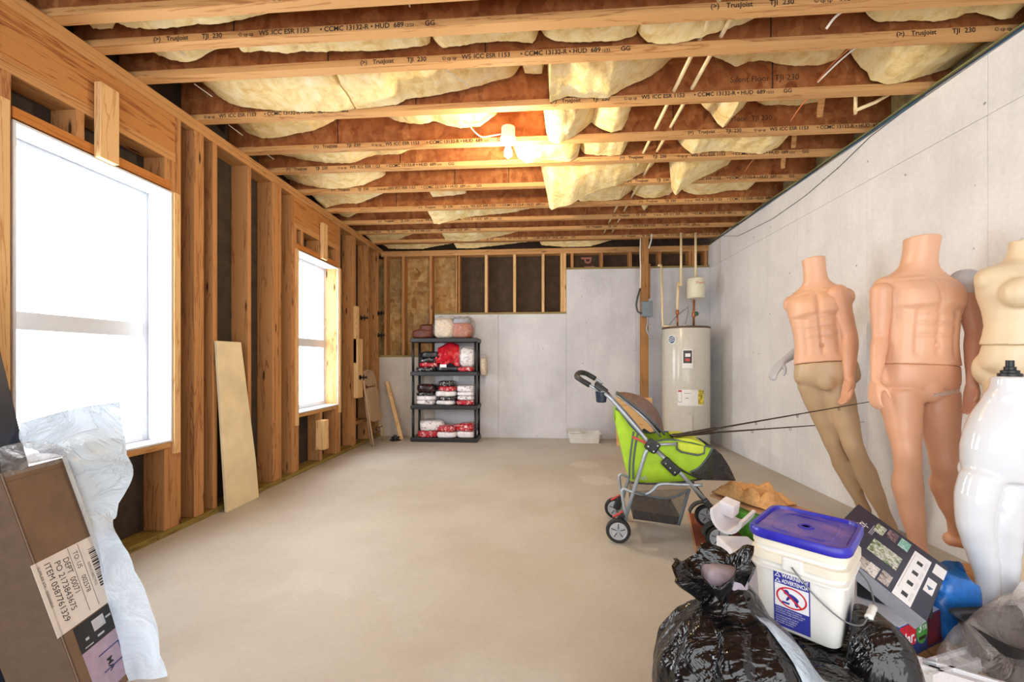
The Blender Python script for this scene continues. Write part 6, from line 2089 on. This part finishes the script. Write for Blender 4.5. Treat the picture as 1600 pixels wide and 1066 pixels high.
# printed artwork under the label
ya = y0 - 0.004
ap = MB().box((0.035, ya - 0.085, 0.0003), (wL - 0.002, ya, 0.0009)).build('art_panel', 'ink', cbx)
MB().box((0.095, ya - 0.050, 0.0009), (0.14, ya - 0.015, 0.0014)).build('art_square', 'grey_print', ap)
for (a, b, c, d) in ((0.06, 0.05, 0.072, 0.058), (0.10, 0.066, 0.125, 0.072), (0.145, 0.03, 0.165, 0.036), (0.05, 0.075, 0.08, 0.078)):
    MB().box((a, ya - d, 0.0009), (c, ya - b, 0.0014)).build('art_mark', 'grey_print', ap)
lp = MB().box((0.035, ya - 0.24, 0.0003), (wL - 0.002, ya - 0.086, 0.0009)).build('purple_panel', 'print_purple', cbx)
for (a, b, c, d) in ((0.08, 0.125, 0.16, 0.129), (0.157, 0.125, 0.161, 0.185), (0.08, 0.181, 0.16, 0.185)):
    MB().box((a, ya - d, 0.0009), (c, ya - b, 0.0014)).build('logo_frame', 'ink_blue', lp)
text('lettering', 'MA', 0.03, basis((0, -1, 0), (1, 0, 0), (0, 0, 1), (0.10, ya - 0.15, 0.0014)), 'ink', lp, bold=True)

# dark panel leaning behind the carton
npn = at(0, 545, 1.52)
npb = at(37, 680, 1.52)
dd = (npb - npn).normalized()
dd.y = 0
dd.normalize()
LL = npn.z / -dd.z
ex_ = Vector((0, 1, 0))
nn = ex_.cross(dd).normalized()
if nn.x < 0:
    nn = -nn
top = Vector((npn.x, npn.y, npn.z))
mbp = MB()
c0 = top - dd * 0.25
bot = top + dd * LL
v8 = []
for e in (c0, bot):
    for yy in (-0.75, 0.0):
        for k in (0, -0.03):
            v8.append(e + ex_ * yy + nn * k)
mbp.add(v8, [(0, 1, 3, 2), (4, 6, 7, 5), (0, 2, 6, 4), (1, 5, 7, 3), (0, 4, 5, 1), (2, 3, 7, 6)])
tag(mbp.build('dark_panel', 'navy_panel', bevel=0.003), 'dark navy panel leaning beside the near window at the left edge', 'panel')

# clear plastic bag pulled over the carton
film('bag_film', (208, 222, 236), 0.68, 0.16, 0.35, 5, 0.92)
film('bag_film_clear', (206, 208, 210), 0.22, 0.1, 1.0, 12, 0.55)
pbag = thing('plastic_bag', 'crinkled clear plastic bag pulled over the cardboard carton', 'bag', (0, 0, 0))
rows = [[(38, 660, 1.52), (90, 645, 1.56), (140, 634, 1.58), (187, 628, 1.60)],
        [(34, 690, 1.50), (85, 668, 1.53), (140, 662, 1.56), (193, 660, 1.60)],
        [(60, 705, 1.47), (105, 695, 1.47), (150, 690, 1.52), (199, 692, 1.58)],
        [(96, 712, 1.43), (118, 716, 1.44), (160, 718, 1.50), (205, 728, 1.56)],
        [(104, 730, 1.42), (124, 745, 1.44), (160, 750, 1.49), (197, 762, 1.53)],
        [(110, 752, 1.415), (135, 780, 1.44), (160, 790, 1.47), (183, 806, 1.49)],
        [(122, 790, 1.41), (140, 805, 1.43), (158, 812, 1.45), (178, 815, 1.47)],
        [(140, 850, 1.405), (152, 850, 1.42), (172, 850, 1.43), (197, 850, 1.44)],
        [(157, 905, 1.40), (172, 905, 1.41), (196, 905, 1.42), (222, 905, 1.43)],
        [(175, 965, 1.395), (192, 965, 1.40), (216, 965, 1.41), (240, 965, 1.42)],
        [(192, 1020, 1.39), (210, 1020, 1.40), (233, 1020, 1.40), (255, 1020, 1.41)],
        [(210, 1080, 1.38), (226, 1080, 1.39), (248, 1080, 1.39), (270, 1080, 1.40)],
        [(232, 1150, 1.37), (246, 1150, 1.38), (262, 1150, 1.38), (282, 1150, 1.39)]]
W3 = [[at(*p) for p in r] for r in rows]
cols4 = [catmull([W3[i][j] for i in range(len(W3))], 4) for j in range(4)]
vs_rows = [catmull([cols4[j][i] for j in range(4)], 5) for i in range(len(cols4[0]))]
for i, r in enumerate(vs_rows):
    for j, p in enumerate(r):
        p += Vector((0.010, 0.012, 0.004)) * (abs(noise.noise(Vector((p.x * 9, p.y * 9, p.z * 4)))) * 2 - 0.6)
film('bag_film_dense', (196, 210, 222), 0.975, 0.2, 0.6, 6, 1.0)
MB().rings(vs_rows[:25], closed=False, caps=False).build('film_flap', 'bag_film_dense', pbag, smooth=True)
MB().rings(vs_rows[24:], closed=False, caps=False).build('film_skirt', 'bag_film', pbag, smooth=True)
# gathered part over the top of the carton
topc = [MBX @ Vector(p) for p in ((-0.005, Lb + 0.004, 0.004), (wL * 0.5, Lb + 0.006, 0.004), (wL + 0.006, Lb + 0.004, 0.004))]
tr1 = [p + Vector((-0.09, 0, 0.05)) for p in topc]
tr2 = [p + Vector((-0.17, 0.0, 0.03)) for p in topc]
rs = [catmull([a + Vector((0.002, 0, -0.02)) for a in topc], 6), catmull([a + Vector((0, 0, 0.012)) for a in topc], 6), catmull(tr1, 6), catmull(tr2, 6)]
for r in rs[1:]:
    for p in r:
        p += Vector((0, 0, 0.03)) * abs(noise.noise(p * 18))
MB().rings(rs, closed=False, caps=False).build('film_top', 'bag_film_clear', pbag, smooth=True)
sv0 = catmull([MBX @ Vector((wL + 0.004, y, 0.004)) for y in (Lb, Lb * 0.8, Lb * 0.5, Lb * 0.2, 0.02)], 6)
sv1 = [p + Vector((-0.0, 0.0, 0)) + nrm * 0.004 for p in catmull([MBX @ Vector((wL - 0.018, y, 0.004)) for y in (Lb, Lb * 0.8, Lb * 0.5, Lb * 0.2, 0.02)], 6)]
MB().rings([sv0, sv1], closed=False, caps=False).build('film_edge', 'bag_film', pbag, smooth=True)
